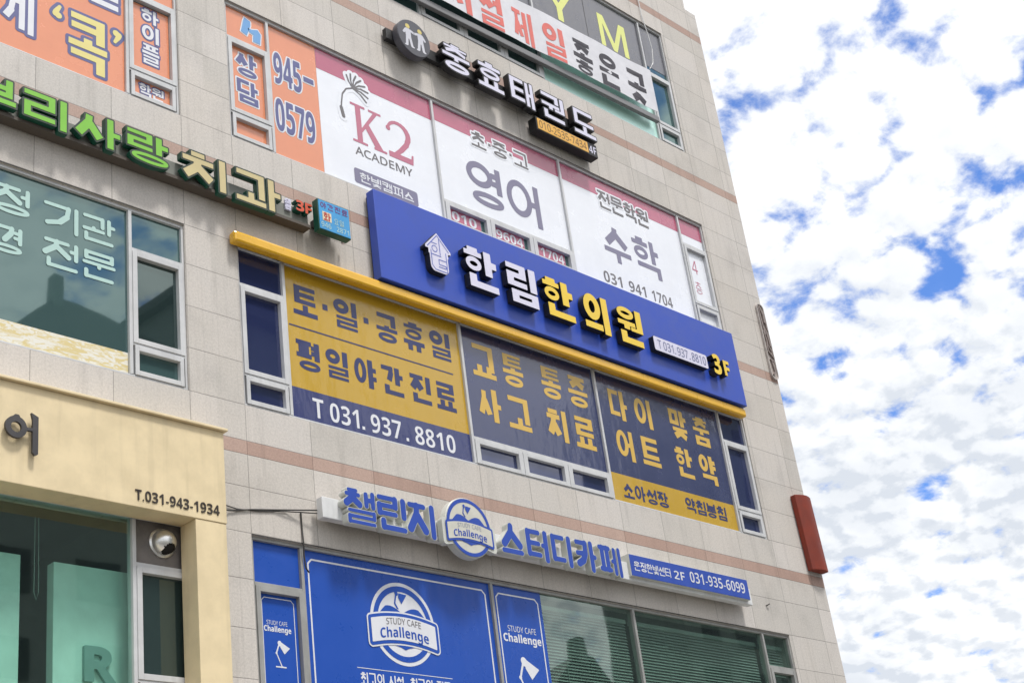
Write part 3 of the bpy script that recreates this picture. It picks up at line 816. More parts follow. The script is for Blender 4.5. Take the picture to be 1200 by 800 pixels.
b = banner('window_banner', 'small orange lower pane with two white outlined characters', 'banner', 8.485, 9.012, 11.60, 11.88, F_ORANGE, 'orange sash panels', SW)
a, o = hangul('학원', 8.57, 8.92, 11.64, 11.82, tv=.17, off=(0, .018))
lettering(b, o, I_INDIGO, SW, name='lettering_outline'); lettering(b, a, I_WHITE, SW, 2.2)
banner('window_banner', 'plain orange transom panel above the sash of three stacked characters', 'banner', 8.405, 9.088, 13.20, 13.72, F_ORANGE)

# fourth storey, centre bay
b = banner('window_banner', 'small orange transom panel with a light blue ribbon emblem', 'banner', 9.935, 10.595, 13.205, 13.72, F_ORANGE)
I_SKY = ink('sky_print', 108, 168, 226)
rib = [[(10.19, 13.39), (10.29, 13.36), (10.36, 13.56), (10.36, 13.63), (10.26, 13.66), (10.24, 13.60)], [(10.39, 13.30), (10.51, 13.30), (10.53, 13.48), (10.48, 13.54), (10.38, 13.50), (10.31, 13.50), (10.33, 13.44), (10.40, 13.42)]]
rh = shape(lambda F: F.poly(rib), (10.1, 10.6, 13.25, 13.7), off=(.018,), cell=.006)[0]
lettering(b, rh, I_WHITE, name='emblem_outline'); lettering(b, rib, I_SKY, k=2.2, name='emblem')
b = banner('window_banner', 'narrow orange sash panel with two large indigo characters', 'banner', 9.995, 10.532, 12.03, 13.09, F_ORANGE, None, SW)
A, O = [], []
for ch, v0, v1 in (('상', 12.65, 13.03), ('담', 12.20, 12.57)):
    a, o = hangul(ch, 10.08, 10.42, v0, v1, tv=.17, off=(0, .022)); A += a; O += o
lettering(b, O, I_WHITE, SW, name='lettering_outline'); lettering(b, A, I_INDIGO, SW, 2.2)
b = banner('window_banner', 'orange window banner with a two line indigo telephone number', 'banner', 10.643, 11.492, 11.55, 13.72, F_ORANGE)
A, O = [], []
for t_, u0, u1, v0, v1 in (('945', 10.72, 11.20, 12.76, 13.30), ('0579', 10.70, 11.38, 11.97, 12.51)):
    a, o = latin(t_, u0, u1, v0, v1, .055, (0, .022)); A += a; O += o
a, o = shape(lambda F: F.bar(11.24, 13.05, 11.42, 13.05, .085), (11.2, 11.45, 13, 13.1), (0, .022), .006); A += a; O += o
lettering(b, O, I_WHITE, name='lettering_outline'); lettering(b, A, I_INDIGO, k=2.2)

b = banner('window_banner', 'white window banner with a seed head drawing and large rose serif letters', 'banner', 11.495, 13.713, 11.55, 13.72, F_WHITE)
lettering(b, [[(11.495, 13.36), (13.713, 13.36), (13.713, 13.72), (11.495, 13.72)]], F_ROSE, name='rose_stripe', k=.6)
def k2(F):
    ks = lambda pts: F.poly([[(12.08 + x * .55, 12.34 + y * .68) for x, y in pts]])
    ks([(.16, 0), (.34, 0), (.34, 1), (.16, 1)]); ks([(.0, .94), (.5, .94), (.5, 1), (.0, 1)]); ks([(.0, 0), (.5, 0), (.5, .06), (.0, .06)])
    ks([(.34, .42), (.80, .96), (.94, .96), (.34, .30)]); ks([(.42, .52), (.56, .62), (1.08, .0), (.80, .0)])
    ks([(.62, .94), (1.06, .94), (1.06, 1), (.62, 1)]); ks([(.72, 0), (1.16, 0), (1.16, .06), (.72, .06)])
    # the figure
    x0, y0, sx, sy = 12.74, 12.34, .50, .68
    pts = []
    for k in range(13):
        t = math.radians(168 - 200 * k / 12); pts.append((.48 + .40 * math.cos(t), .70 + .27 * math.sin(t)))
    pts += [(.78, .48), (.55, .28), (.30, .10)]
    th = [.035, .05, .055, .055, .06, .065, .075, .085, .095, .10, .10, .095, .09, .085, .075, .065]
    for k in range(len(pts) - 1):
        a, b2 = pts[k], pts[k + 1]; F.cap(x0 + a[0] * sx, y0 + a[1] * sy, x0 + b2[0] * sx, y0 + b2[1] * sy, th[k] * .5)
    F.cap(x0 + .10 * sx, y0 + .75 * sy, x0 + .10 * sx, y0 + .75 * sy, .045)
    F.bar(x0 + .04 * sx, y0 + .075 * sy, x0 + .98 * sx, y0 + .075 * sy, .10); F.poly([[(x0 + .88 * sx, y0), (x0 + .98 * sx, y0), (x0 + 1.02 * sx, y0 + .26 * sy), (x0 + .95 * sx, y0 + .26 * sy)]])
lettering(b, shape(k2, (12.05, 13.3, 12.3, 13.06), cell=.009)[0], I_ROSE)
lettering(b, latin('ACADEMY', 12.10, 13.19, 12.12, 12.265, .02)[0], I_GREY)
lettering(b, [rrect(12.04, 13.24, 11.625, 11.875, .04)], I_VIOLET, name='plaque')
lettering(b, hangul('한빛캠퍼스', 12.14, 13.15, 11.665, 11.825, tv=.15)[0], I_WHITE, k=2.2)
def flower(F):
    c = (12.16, 13.28)
    pts = [(12.14, 13.275), (12.03, 13.22), (11.95, 13.10), (11.915, 12.92), (11.905, 12.82)]
    for a, d in zip(pts, pts[1:]): F.cap(*a, *d, .013)
    F.cap(11.905, 12.84, 11.935, 12.70, .032)
    for dx, dy in ((-.10, .20), (-.02, .25), (.08, .25), (.17, .21), (.24, .13), (.29, .04), (.28, -.06), (.24, -.15)):
        m = (c[0] + dx * .55 - dy * .06, c[1] + dy * .55 + dx * .10); F.cap(*c, *m, .012); F.cap(*m, c[0] + dx, c[1] + dy, .016)
a, o = shape(flower, (11.85, 12.5, 12.65, 13.58), (0, .05), .008)
lettering(b, [l for l in o], F_WHITE, k=1.2, name='drawing_outline'); lettering(b, a, I_GREY, k=2.2, name='seed_head_drawing')

b = banner('window_banner', 'white window banner with two very large violet grey characters above red number panes', 'banner', 13.757, 16.578, 11.975, 13.72, F_WHITE)
lettering(b, [[(13.757, 13.40), (16.578, 13.40), (16.578, 13.72), (13.757, 13.72)]], F_ROSE, name='rose_stripe', k=.6)
a, o = hangul('초·중·고', 14.56, 15.84, 13.25, 13.54, tv=.14, off=(0, .03))
lettering(b, o, F_WHITE, k=1.2, name='lettering_outline'); lettering(b, a, I_GREY, k=2.2)
lettering(b, hangul('영어', 14.36, 15.98, 12.16, 12.95, tv=.15, gap=.13)[0], I_VIOLET)
for t_, u0, u1, a, c, lab in (('010', 13.92, 14.43, 13.848, 14.523, 'three'), ('9604', 14.85, 15.44, 14.785, 15.465, 'four'), ('1704', 15.84, 16.38, 15.735, 16.405, 'four')):
    b = banner('window_banner', {'010': 'small red pane with a three digit number, just above the blue board', '9604': 'small red pane with a white four digit number starting with nine', '1704': 'small red pane with a white four digit number starting with one'}[t_], 'banner', a, c, 11.60, 11.87, F_ROSE, 'red number panes', SW)
    lettering(b, latin(t_, u0, u1, 11.655, 11.82, .05)[0], I_WHITE, SW)
b = banner('window_banner', 'white window banner with violet grey characters over a three part telephone number', 'banner', 16.622, 19.728, 11.55, 13.72, F_WHITE)
lettering(b, [[(16.622, 13.40), (19.728, 13.40), (19.728, 13.72), (16.622, 13.72)]], F_ROSE, name='rose_stripe', k=.6)
a, o = hangul('전문학원', 17.55, 18.88, 13.17, 13.52, tv=.14, off=(0, .03))
lettering(b, o, F_WHITE, k=1.2, name='lettering_outline'); lettering(b, a, I_GREY, k=2.2)
lettering(b, hangul('수학', 17.50, 18.97, 12.14, 12.88, tv=.15, gap=.13)[0], I_VIOLET)
for t_, u0, u1 in (('031', 17.34, 17.80), ('941', 17.98, 18.42), ('1704', 18.58, 19.13)):
    lettering(b, latin(t_, u0, u1, 11.66, 11.87, .035)[0], I_GREY)
b = banner('window_banner', 'narrow white sash panel with a slim rose numeral over a small rose character', 'banner', 19.84, 20.362, 12.03, 13.085, F_WHITE, None, SW)
lettering(b, latin('4', 19.96, 20.12, 12.63, 12.91, .0)[0], I_ROSE, SW)
lettering(b, hangul('층', 19.95, 20.13, 12.22, 12.46, tv=.07)[0], I_ROSE, SW)
b = banner('window_banner', 'small transom panel half rose and half white at the right end of its storey', 'banner', 19.775, 20.425, 13.205, 13.72, F_WHITE)
lettering(b, [[(19.775, 13.40), (20.425, 13.40), (20.425, 13.72), (19.775, 13.72)]], F_ROSE, name='rose_stripe', k=.6)

# fifth storey
I_LIME = ink('lime_print', 236, 240, 130)
b = banner('window_banner', 'charcoal window panel with a pale yellow Y and M', 'banner', 16.622, 19.728, 16.66, 18.12, F_CHAR)
lettering(b, latin('Y', 17.02, 17.80, 17.06, 17.81, .022)[0], I_LIME); lettering(b, latin('M', 18.52, 19.31, 17.06, 17.81, .022)[0], I_LIME)
prt(b, 'seam', [[(18.14, 16.66), (18.15, 16.66), (18.15, 18.12), (18.14, 18.12)]], M_SEAM_GAP, BW + LW)
b = banner('window_banner', 'charcoal window panel at the top edge, left of the yellow lettered one', 'banner', 13.757, 16.578, 16.66, 18.12, F_CHAR)
lettering(b, latin('G', 15.52, 16.28, 17.06, 17.81, .022)[0], I_LIME)
banner('window_banner', 'plain charcoal panel over the narrow top right window', 'banner', 19.775, 20.425, 17.16, 18.12, F_CHAR)
def wave(v):   # gentle slack of the cloth
    return .012 * math.sin(v[0] * 1.9) + .010 * math.sin(v[0] * 4.3 + v[2] * 2.0)
def slack(o, loc):
    for q in o.data.vertices:
        x = (q.co.x + loc[0], 0, q.co.z + loc[2]); q.co.y -= wave(x)
        q.co.z += (x[0] - 16.5) * .024
mb = MB(); nx = 60; nyy = 6
for side in (0, 1):
    for i in range(nx + 1):
        for j in range(nyy + 1): mb.v.append(P(13.2 + (19.60 - 13.2) * i / nx, 15.79 + .95 * j / nyy, .145 - .004 * side))
n1 = (nx + 1) * (nyy + 1)
for i in range(nx):
    for j in range(nyy):
        q = [i * (nyy + 1) + j, (i + 1) * (nyy + 1) + j, (i + 1) * (nyy + 1) + j + 1, i * (nyy + 1) + j + 1]
        mb.f.append(q); mb.f.append([k + n1 for k in q][::-1])
bb = link('cloth_banner', mb, paint('banner_cloth', 232, 232, 238, rough=.7), smooth_=True)
tag(bb, 'long white cloth banner with salmon and charcoal characters hung across the top windows', 'banner'); slack(bb, bb['_o'])
I_SALM = paint('salmon_cloth_print', 236, 128, 120, rough=.8); I_CHAR = paint('charcoal_cloth_print', 74, 72, 80, rough=.8)
for t_, cl in ((('시', 14.22, 14.80), ('설', 14.98, 15.55)), I_SALM), ((('제', 15.82, 16.30), ('일', 16.55, 17.08)), I_SALM), ((('좋', 17.32, 17.84), ('은', 18.02, 18.55)), I_CHAR), ((('곳', 18.84, 19.36),), I_CHAR):
    L = []
    for ch, u0, u1 in t_: L += hangul(ch, u0, u1, 15.80, 16.52, tv=.21, th=.165)[0]
    o = prt(bb, 'lettering', L, cl, .1495); slack(o, bb['_o'])
mb = MB().box(9.95, 19.66, 15.60, 15.72, .02, .10); mb.v = [(x, y, z + (x - 16.5) * .026) for x, y, z in mb.v]
b = link('banner_rail', mb, paint('grey_rail', 136, 136, 138, rough=.5), bevel=.012)
tag(b, 'long grey metal rail box running below the cloth banner', 'rail')
o = link('white_cable', MB().tube([(19.86, 19.0, .03), (19.88, 18.3, .03), (19.95, 17.9, .035), (19.98, 17.55, .04), (19.93, 17.2, .03), (19.80, 17.02, .02)], .011), paint('white_cable', 225, 225, 225))
tag(o, 'thin white cable hanging down over the narrow top right window', 'cable')

# third storey, centre bay
b = banner('window_banner', 'gold window banner with two rows of navy characters and a white telephone number', 'banner', 10.643, 13.712, 7.70, 9.84, F_GOLD)
lettering(b, [[(10.643, 7.70), (13.712, 7.70), (13.712, 8.125), (10.643, 8.125)]], F_NAVY2, name='navy_strip', k=.6)
L = []
for ch, u0, u1 in (('토', 10.78, 11.17), ('일', 11.45, 11.84), ('공', 12.18, 12.55), ('휴', 12.66, 13.04), ('일', 13.15, 13.53)): L += hangul(ch, u0, u1, 9.18, 9.61, tv=.205, th=.155)[0]
for u in (11.305, 12.0): L.append([(u - .042, 9.365), (u + .042, 9.365), (u + .042, 9.45), (u - .042, 9.45)])
lettering(b, L, I_NAVY); L = []
lettering(b, [[(10.69, 8.985), (13.53, 8.985), (13.53, 9.005), (10.69, 9.005)]], I_NAVY, name='rule_line')
for ch, u0, u1 in (('평', 10.78, 11.15), ('일', 11.25, 11.61), ('야', 11.72, 12.09), ('간', 12.19, 12.56), ('진', 12.69, 13.06), ('료', 13.16, 13.52)): L += hangul(ch, u0, u1, 8.40, 8.815, tv=.205, th=.155)[0]
lettering(b, L, I_NAVY)
L = []
for t_, u0, u1 in (('T', 10.98, 11.15), ('031', 11.25, 11.72), ('937', 11.92, 12.44), ('8810', 12.68, 13.41)): L += latin(t_, u0, u1, 7.77, 8.035, .035)[0]
for u in (11.79, 12.54): L.append([(u - .022, 7.775), (u + .022, 7.775), (u + .022, 7.82), (u - .022, 7.82)])
lettering(b, L, I_WHITE, k=1.6)
b = banner('window_banner', 'navy window banner with eight gold characters above three small panes', 'banner', 13.757, 16.578, 8.105, 9.84, F_NAVY)
for top, low in (((('교', 13.95, 14.41), ('통', 14.57, 14.99)), (('사', 13.98, 14.42), ('고', 14.56, 15.02))), ((('통', 15.38, 15.80), ('증', 15.97, 16.40)), (('치', 15.38, 15.81), ('료', 15.98, 16.42)))):
    L = []
    for ch, u0, u1 in top: L += hangul(ch, u0, u1, 9.11, 9.62, tv=.20, th=.15)[0]
    for ch, u0, u1 in low: L += hangul(ch, u0, u1, 8.43, 8.94, tv=.20, th=.15)[0]
    lettering(b, L, I_GOLD)
b = banner('window_banner', 'navy window banner with gold characters and a gold strip along its bottom', 'banner', 16.622, 19.728, 7.70, 9.84, F_NAVY)
lettering(b, [[(16.622, 7.70), (19.728, 7.70), (19.728, 8.16), (16.622, 8.16)]], F_GOLD, name='gold_strip', k=.6)
for top, low in (((('다', 16.91, 17.33), ('이', 17.52, 17.93)), (('어', 16.93, 17.33), ('트', 17.52, 17.96))), ((('맞', 18.40, 18.83), ('춤', 19.01, 19.44)), (('한', 18.38, 18.80), ('약', 18.99, 19.42)))):
    L = []
    for ch, u0, u1 in top: L += hangul(ch, u0, u1, 9.11, 9.62, tv=.20, th=.15)[0]
    for ch, u0, u1 in low: L += hangul(ch, u0, u1, 8.43, 8.94, tv=.20, th=.15)[0]
    lettering(b, L, I_GOLD)
lettering(b, hangul('소아성장', 16.89, 17.96, 7.79, 8.04, tv=.175)[0], I_NAVY, k=1.6); lettering(b, hangul('약침봉침', 18.41, 19.47, 7.83, 8.07, tv=.175)[0], I_NAVY, k=1.6)

# third storey, left bay: frosted lettering and a peeling strip
M_MINT = mat('mint_sticker', (.40, .58, .54), .5, coat=.1, grime=.05)
L = hangul('정', 6.66, 7.12, 9.30, 9.66, tv=.15, rnd=True)[0] + hangul('기관', 7.29, 8.21, 9.28, 9.63, tv=.15, gap=.1, rnd=True)[0] + hangul('경', 6.62, 7.04, 8.79, 9.13, tv=.15, rnd=True)[0] + hangul('전문', 7.29, 8.21, 8.79, 9.15, tv=.15, gap=.1, rnd=True)[0] + hangul('검', 6.0, 6.45, 9.30, 9.66, tv=.15, rnd=True)[0] + hangul('안', 6.0, 6.45, 8.79, 9.13, tv=.15, rnd=True)[0]
o = link('window_lettering', MB().add(solid(L, BW + .001, .0006)), M_MINT); tag(o, 'pale mint rounded lettering in two rows on the teal left window', 'lettering')
def torn():
    m = mat('torn_film', C(232, 226, 205), .6); nt = m.node_tree; b_ = nt.nodes['Principled BSDF']
    tc = nd(nt, 'ShaderNodeTexCoord'); mp = nd(nt, 'ShaderNodeMapping'); mp.inputs['Scale'].default_value = (1, 1, 4); mp.inputs['Rotation'].default_value = (0, .2, 0)
    n = nd(nt, 'ShaderNodeTexNoise'); n.inputs['Scale'].default_value = 5; n.inputs['Detail'].default_value = 9; n.inputs['Roughness'].default_value = .7; n.inputs['Distortion'].default_value = 1.5
    nt.links.new(tc.outputs['Object'], mp.inputs[0]); nt.links.new(mp.outputs[0], n.inputs[0])
    nt.links.new(mix(nt, smooth(nt, n.outputs[0], .44, .56), C(240, 238, 228), C(226, 208, 150)), b_.inputs['Base Color']); return m
o = link('torn_film', MB().box(5.30, 8.355, 7.70, 7.965, BW - .003, BW), torn()); tag(o, 'peeling pale yellow film strip along the bottom of the teal left window', 'film')

# second storey, study room windows
b = banner('window_banner', 'wide blue window banner with a large round white book emblem', 'banner', 10.643, 13.712, 3.86, 5.995, F_BLUE)
def border(u0, u1, v0, v1, t, c):
    oct_ = lambda e: [(u0 + c + e * .4, v0 + e), (u1 - c - e * .4, v0 + e), (u1 - e, v0 + c + e * .4), (u1 - e, v1 - c - e * .4), (u1 - c - e * .4, v1 - e), (u0 + c + e * .4, v1 - e), (u0 + e, v1 - c - e * .4), (u0 + e, v0 + c + e * .4)]
    return [oct_(0), oct_(t)]
lettering(b, border(10.72, 13.64, 3.94, 5.90, .022, .06), I_WHITE, name='border_line')
def lamp_icon(F, x, y, s):      # desk lamp: base at (x, y), height s
    q = lambda a, c: (x + a * s, y + c * s)
    F.bar(*q(-.22, .02), *q(.26, .02), .05 * s)
    F.cap(*q(.06, .04), *q(-.16, .52), .022 * s); F.cap(*q(-.16, .52), *q(.0, .92), .028 * s); F.cap(*q(-.16, .52), *q(-.16, .52), .045 * s)
    F.cap(*q(.0, .90), *q(.03, .86), .085 * s)
    F.poly([[q(.08, .93), q(.03, .74), q(.20, .50), q(.46, .74)]])
def emblem(par, cx, cy, s, w, white, blue, thin, dz=.0025, rim=False):
    """round badge with book pages, desk lamp and a ribbon; s scales a badge of radius .52"""
    T = lambda pts: [(cx + x * s, cy + y * s) for x, y in pts]
    def rib(e):
        top = [(-.52 + 1.04 * k / 12, .02 + .065 * (1 - ((k - 6) / 6) ** 2)) for k in range(13)]
        bot = [(x, y - .295) for x, y in top]
        F_ = shape(lambda F: F.poly([top + bot[::-1]]), (-.6, .6, -.4, .25), (e,), .012)[0]
        return [T(l) for l in F_]
    k = 1
    nxt = lambda: None
    W0 = w
    prt(par, 'badge', [T(circle(0, 0, .52))], white, W0 + dz)
    prt(par, 'badge_ring', [T(circle(0, 0, .52 if rim else .475)), T(circle(0, 0, .455 if rim else .405))], blue, W0 + 2 * dz)
    if not rim: prt(par, 'ribbon_outline', rib(.060), white, W0 + 3 * dz)
    prt(par, 'ribbon_edge', rib(.040), blue, W0 + 4 * dz)
    pages = []
    up = [(-.385 + .385 * t / 10, .125 + .085 * math.sin(math.pi * min(1, (t / 10) * .92 + .08)) - .06 * max(0, 1 - t / 3)) for t in range(11)]
    upr = [(-x, y) for x, y in up[::-1]]
    dn = [(-.36, -.24), (-.20, -.27), (-.06, -.30), (0, -.325), (.06, -.30), (.20, -.27), (.36, -.24)]
    prt(par, 'book_pages', [T(up + upr[1:] + dn[::-1])], blue, W0 + 2.5 * dz)
    prt(par, 'ribbon', rib(0), white, W0 + 5 * dz)
    def lamp(F):
        F.cap(-.06, .17, -.11, .25, .011); F.cap(-.11, .25, -.075, .385, .011); F.cap(-.075, .385, -.07, .375, .026); F.poly([[(-.035, .385), (.095, .375), (.0, .25), (-.045, .33)]])
    prt(par, 'lamp_drawing', [T(l) for l in shape(lamp, (-.15, .16, .2, .45), cell=.006)[0]], blue, W0 + 3 * dz)
    def arch(lps): return [[(x, y + .075 * s * (1 - ((x - cx) / (.53 * s)) ** 2) - .075 * s) for x, y in l] for l in lps]
    prt(par, 'lettering', arch(latin('STUDY CAFE', cx - .28 * s, cx + .28 * s, cy - .015 * s, cy + .065 * s, .0)[0]), thin, W0 + 6 * dz)
    prt(par, 'lettering', arch(latin('Challenge', cx - .39 * s, cx + .39 * s, cy - .215 * s, cy - .045 * s, .05)[0]), blue, W0 + 6 * dz)
emblem(b, 12.145, 5.27, 1.0, BW, I_WHITE, F_BLUE, I_GREY)
lettering(b, [[(11.36, 4.660), (12.88, 4.660), (12.88, 4.668), (11.36, 4.668)]], I_WHITE, name='rule_line')
lettering(b, hangul('최고의 시설, 최고의 집중!'.replace('!', ''), 11.40, 12.84, 4.47, 4.615, tv=.15)[0], I_WHITE)
b = banner('window_banner', 'narrow blue sash panel with a small white desk lamp, left of the wide blue banner', 'banner', 9.995, 10.53, 4.20, 5.385, F_BLUE, None, SW)
lettering(b, border(10.03, 10.49, 4.24, 5.35, .010, .04), I_WHITE, SW, name='border_line')
lettering(b, latin('STUDY CAFE', 10.09, 10.38, 5.035, 5.085, .0)[0] + latin('Challenge', 10.05, 10.43, 4.935, 5.025, .07)[0], I_WHITE, SW)
lettering(b, shape(lambda F: lamp_icon(F, 10.255, 4.555, .31), (10.1, 10.45, 4.5, 4.9), cell=.006)[0], I_WHITE, SW, name='lamp_drawing')
b = banner('window_banner', 'narrow blue panel with a white desk lamp beside the window with blinds', 'banner', 13.757, 14.69, 3.86, 5.995, F_BLUE)
lettering(b, border(13.82, 14.63, 3.94, 5.90, .020, .06), I_WHITE, name='border_line')
lettering(b, latin('STUDY CAFE', 13.98, 14.51, 5.395, 5.475, .0)[0] + latin('Challenge', 13.88, 14.59, 5.22, 5.37, .07)[0], I_WHITE)
lettering(b, shape(lambda F: lamp_icon(F, 14.20, 4.48, .60), (14.0, 14.6, 4.4, 5.1), cell=.010)[0], I_WHITE, name='lamp_drawing')

# ------------------------------------------------------------------ signs standing off the wall
def chletter(par, loops_body, loops_face, m_body, m_face, w0, w1, lip=.004):
    L = prt(par, 'letter', loops_body, m_body, w1, w1 - w0)
    prt(L, 'face', loops_face, m_face, w1 + lip); return L
S_BLACK = paint('black_return', 30, 30, 32, rough=.5); S_DKGREEN = paint('dark_green_return', 16, 84, 66, rough=.45); S_TRIM = paint('dark_trim', 48, 62, 50, rough=.5)
F_LIT_WHITE = paint('white_acrylic', 228, 226, 246, rough=.3, grime=.03); F_GREEN = paint('green_acrylic', 132, 204, 62, rough=.35, grime=.06); F_BEIGE = paint('beige_acrylic', 216, 200, 148, rough=.4, grime=.08)
F_YELLOW = paint('yellow_acrylic', 252, 214, 60, rough=.35, grime=.04)

# martial arts school sign
s = thing('letter_sign', 'black edged white channel letter sign with a round emblem below the top windows', 'sign', (13.0, 14.22, 0))
link('rail', MB().box(12.80, 17.2, 14.40, 14.60, .03, .115), S_BLACK, s, bevel=.006)
for ch, u0, u1 in (('충', 13.84, 14.42), ('효', 14.60, 15.16), ('태', 15.34, 15.88), ('권', 16.08, 16.63), ('도', 16.85, 17.39)):
    f, o = hangul(ch, u0, u1, 14.26, 14.77, tv=.175, th=.135, off=(0, .022)); chletter(s, o, f, S_BLACK, F_LIT_WHITE, .14, .25)
d = link('emblem_disc', MB().lathe((13.25, 14.51), [(.33, .12), (.335, .13), (.335, .235), (.325, .25)], 44), paint('charcoal_disc', 84, 84, 92, rough=.5), s)
def figure(cx, fl):
    def hd(F): F.poly([circle(cx, 14.69, .045, 20)])
    def bd(F):
        q = lambda x, y: (cx + fl * x, y)
        F.cap(*q(0, 14.60), *q(.0, 14.50), .055); F.cap(*q(-.04, 14.62), *q(-.09, 14.55), .022); F.cap(*q(.05, 14.62), *q(.11, 14.60), .022)
        F.cap(*q(-.03, 14.48), *q(-.045, 14.33), .026); F.cap(*q(.03, 14.48), *q(.055, 14.33), .026)
        F.cap(*q(-.05, 14.315), *q(-.08, 14.315), .014); F.cap(*q(.06, 14.315), *q(.09, 14.315), .014)
    return shape(hd, (cx - .1, cx + .1, 14.6, 14.8), cell=.006)[0], shape(bd, (cx - .16, cx + .16, 14.28, 14.7), cell=.006)[0]
hA, bA = figure(13.13, 1); hB, bB = figure(13.38, -1)
prt(d, 'figure_drawing', bA + bB, ink('pale_print', 214, 214, 222), .2525); prt(d, 'figure_head', hA + hB, ink('head_print', 226, 206, 110), .2525)
p = link('number_plate', MB().box(15.90, 17.40, 13.93, 14.19, .04, .215), S_BLACK, s, bevel=.006)
pf = link('plate_face', MB().box(15.925, 17.16, 13.955, 14.165, .215, .222), paint('amber_acrylic', 244, 186, 74, rough=.35), p)
prt(p, 'lettering', latin('010-2535-7434', 15.96, 17.12, 13.985, 14.135, .0)[0], paint('brown_print', 120, 84, 40), .2245)
prt(p, 'lettering', latin('4F', 17.19, 17.37, 13.98, 14.13, .03)[0], F_LIT_WHITE, .2175)

# dental clinic sign
s = thing('letter_sign', 'green and beige channel letter sign with dark green sides on the left', 'sign', (8.0, 10.35, 0))
M_RAILG = paint('grey_green_rail', 130, 132, 124, rough=.6)
link('rail', MB().box(5.0, 10.98, 10.43, 10.66, .02, .12), M_RAILG, s, bevel=.005)
link('rail_tray', MB().box(5.0, 10.98, 10.385, 10.428, .015, .17), paint('brown_rail', 92, 84, 76, rough=.7), s)
for ch, u0, u1, m in (('뿌', 6.05, 6.77, F_GREEN), ('리', 6.86, 7.40, F_GREEN), ('사', 7.50, 8.10, F_GREEN), ('랑', 8.19, 8.76, F_GREEN), ('치', 8.95, 9.60, F_BEIGE), ('과', 9.75, 10.45, F_BEIGE)):
    v0, v1 = (10.40, 10.82) if m is F_GREEN else (10.37, 10.84)
    f, o, o2 = hangul(ch, u0, u1, v0, v1, tv=.215, th=.165, off=(-.004, .018, .020))
    L = prt(s, 'letter', o2, S_DKGREEN, .235, .075)
    prt(L, 'trim', o, S_TRIM, .2385); prt(L, 'face', f, m, .242)
for ch, v0, v1 in (('의', 10.655, 10.725), ('원', 10.565, 10.635)):
    f, o = hangul(ch, 10.60, 10.68, v0, v1, tv=.16, off=(0, .008)); chletter(s, o, f, F_LIT_WHITE, F_LIT_WHITE, .12, .15)
RED_O = paint('red_orange_acrylic', 226, 92, 58, rough=.4)
for t_, u0, u1 in (('3', 10.73, 10.86), ('F', 10.88, 10.99)):
    f, o = latin(t_, u0, u1, 10.565, 10.73, .075, (0, .006)); chletter(s, o, f, S_DKGREEN, RED_O, .11, .20)
x = link('light_box', MB().box(11.01, 11.545, 10.325, 10.795, .19, .30), S_DKGREEN, s, bevel=.006)
link('box_face', MB().box(11.022, 11.533, 10.34, 10.783, .30, .306), paint('sky_blue_acrylic', 66, 164, 226, rough=.35), x)
prt(x, 'lettering', hangul('야간진료', 11.05, 11.51, 10.665, 10.755, tv=.16, gap=.2)[0], paint('purple_print', 112, 58, 130), .3085)
link('print_patch', MB().quad(11.075, 11.225, 10.475, 10.615, .3082), paint('cream_print', 238, 224, 190), x)
prt(x, 'lettering', hangul('화', 11.09, 11.21, 10.485, 10.605, tv=.17)[0], paint('red_print', 196, 52, 44), .3105)
prt(x, 'lettering', hangul('요일', 11.27, 11.43, 10.475, 10.565, tv=.13, gap=.2)[0], ink('pale_teal_print', 170, 214, 220), .3085)
prt(x, 'lettering', latin('946', 11.045, 11.21, 10.37, 10.45, .03)[0] + latin('2871', 11.30, 11.51, 10.37, 10.45, .03)[0], ink('pale_teal_print', 0, 0, 0), .3085)
link('box_bracket', MB().box(11.1, 11.45, 10.5, 10.6, .02, .189), S_BLACK, x)
link('floodlight', MB().box(11.555, 11.60, 10.38, 10.43, .08, .2), F_LIT_WHITE, x, bevel=.008)

# clinic sign board and the yellow bar below it
s = link('sign_board', MB().box(12.12, 20.37, 9.99, 11.405, .05, .20), paint('blue_panel', 48, 82, 190, rough=.42, grime=.08), bevel=.01)
tag(s, 'long blue sign board with raised white and yellow characters', 'sign')
link('back_frame', MB().box(12.16, 20.33, 10.02, 11.37, .002, .049), S_BLACK, s)
ic = rrect(12.985, 13.335, 10.33, 10.70, .07)
def house(F): F.poly([rrect(12.985, 13.33, 10.33, 10.75, .085)]); F.poly([[(12.915, 10.68), (13.40, 10.68), (13.40, 10.72), (13.16, 10.975), (12.915, 10.72)]]); F.poly([[(12.97, 10.6), (13.345, 10.6), (13.345, 10.7), (12.97, 10.7)]])
f, o = shape(house, (12.9, 13.42, 10.3, 11.0), (0, .004), .008)
L = prt(s, 'house_emblem', o, S_BLACK, .30, .099); prt(L, 'face', f, F_LIT_WHITE, .304)
def hl(F):
    P_ = lambda pts, r=.0065: [F.cap(*a, *c, r) for a, c in zip(pts, pts[1:])]
    P_([(12.955, 10.71), (13.16, 10.935), (13.36, 10.71)]); P_([(13.015, 10.66), (13.015, 10.42), (13.07, 10.36), (13.30, 10.36), (13.30, 10.68)])
    P_([(13.02, 10.60), (13.20, 10.60)]); P_([(13.19, 10.88), (13.19, 10.62)]); P_(circle(13.09, 10.70, .05, 18) + circle(13.09, 10.70, .05, 18)[:1]); P_([(13.04, 10.79), (13.14, 10.79)])
    P_([(13.30, 10.54), (13.15, 10.54), (13.15, 10.46), (13.28, 10.46), (13.28, 10.42), (13.14, 10.42)])
prt(L, 'line_drawing', shape(hl, (12.9, 13.42, 10.3, 11.0), cell=.006)[0], paint('blue_line', 92, 110, 200), .3065)
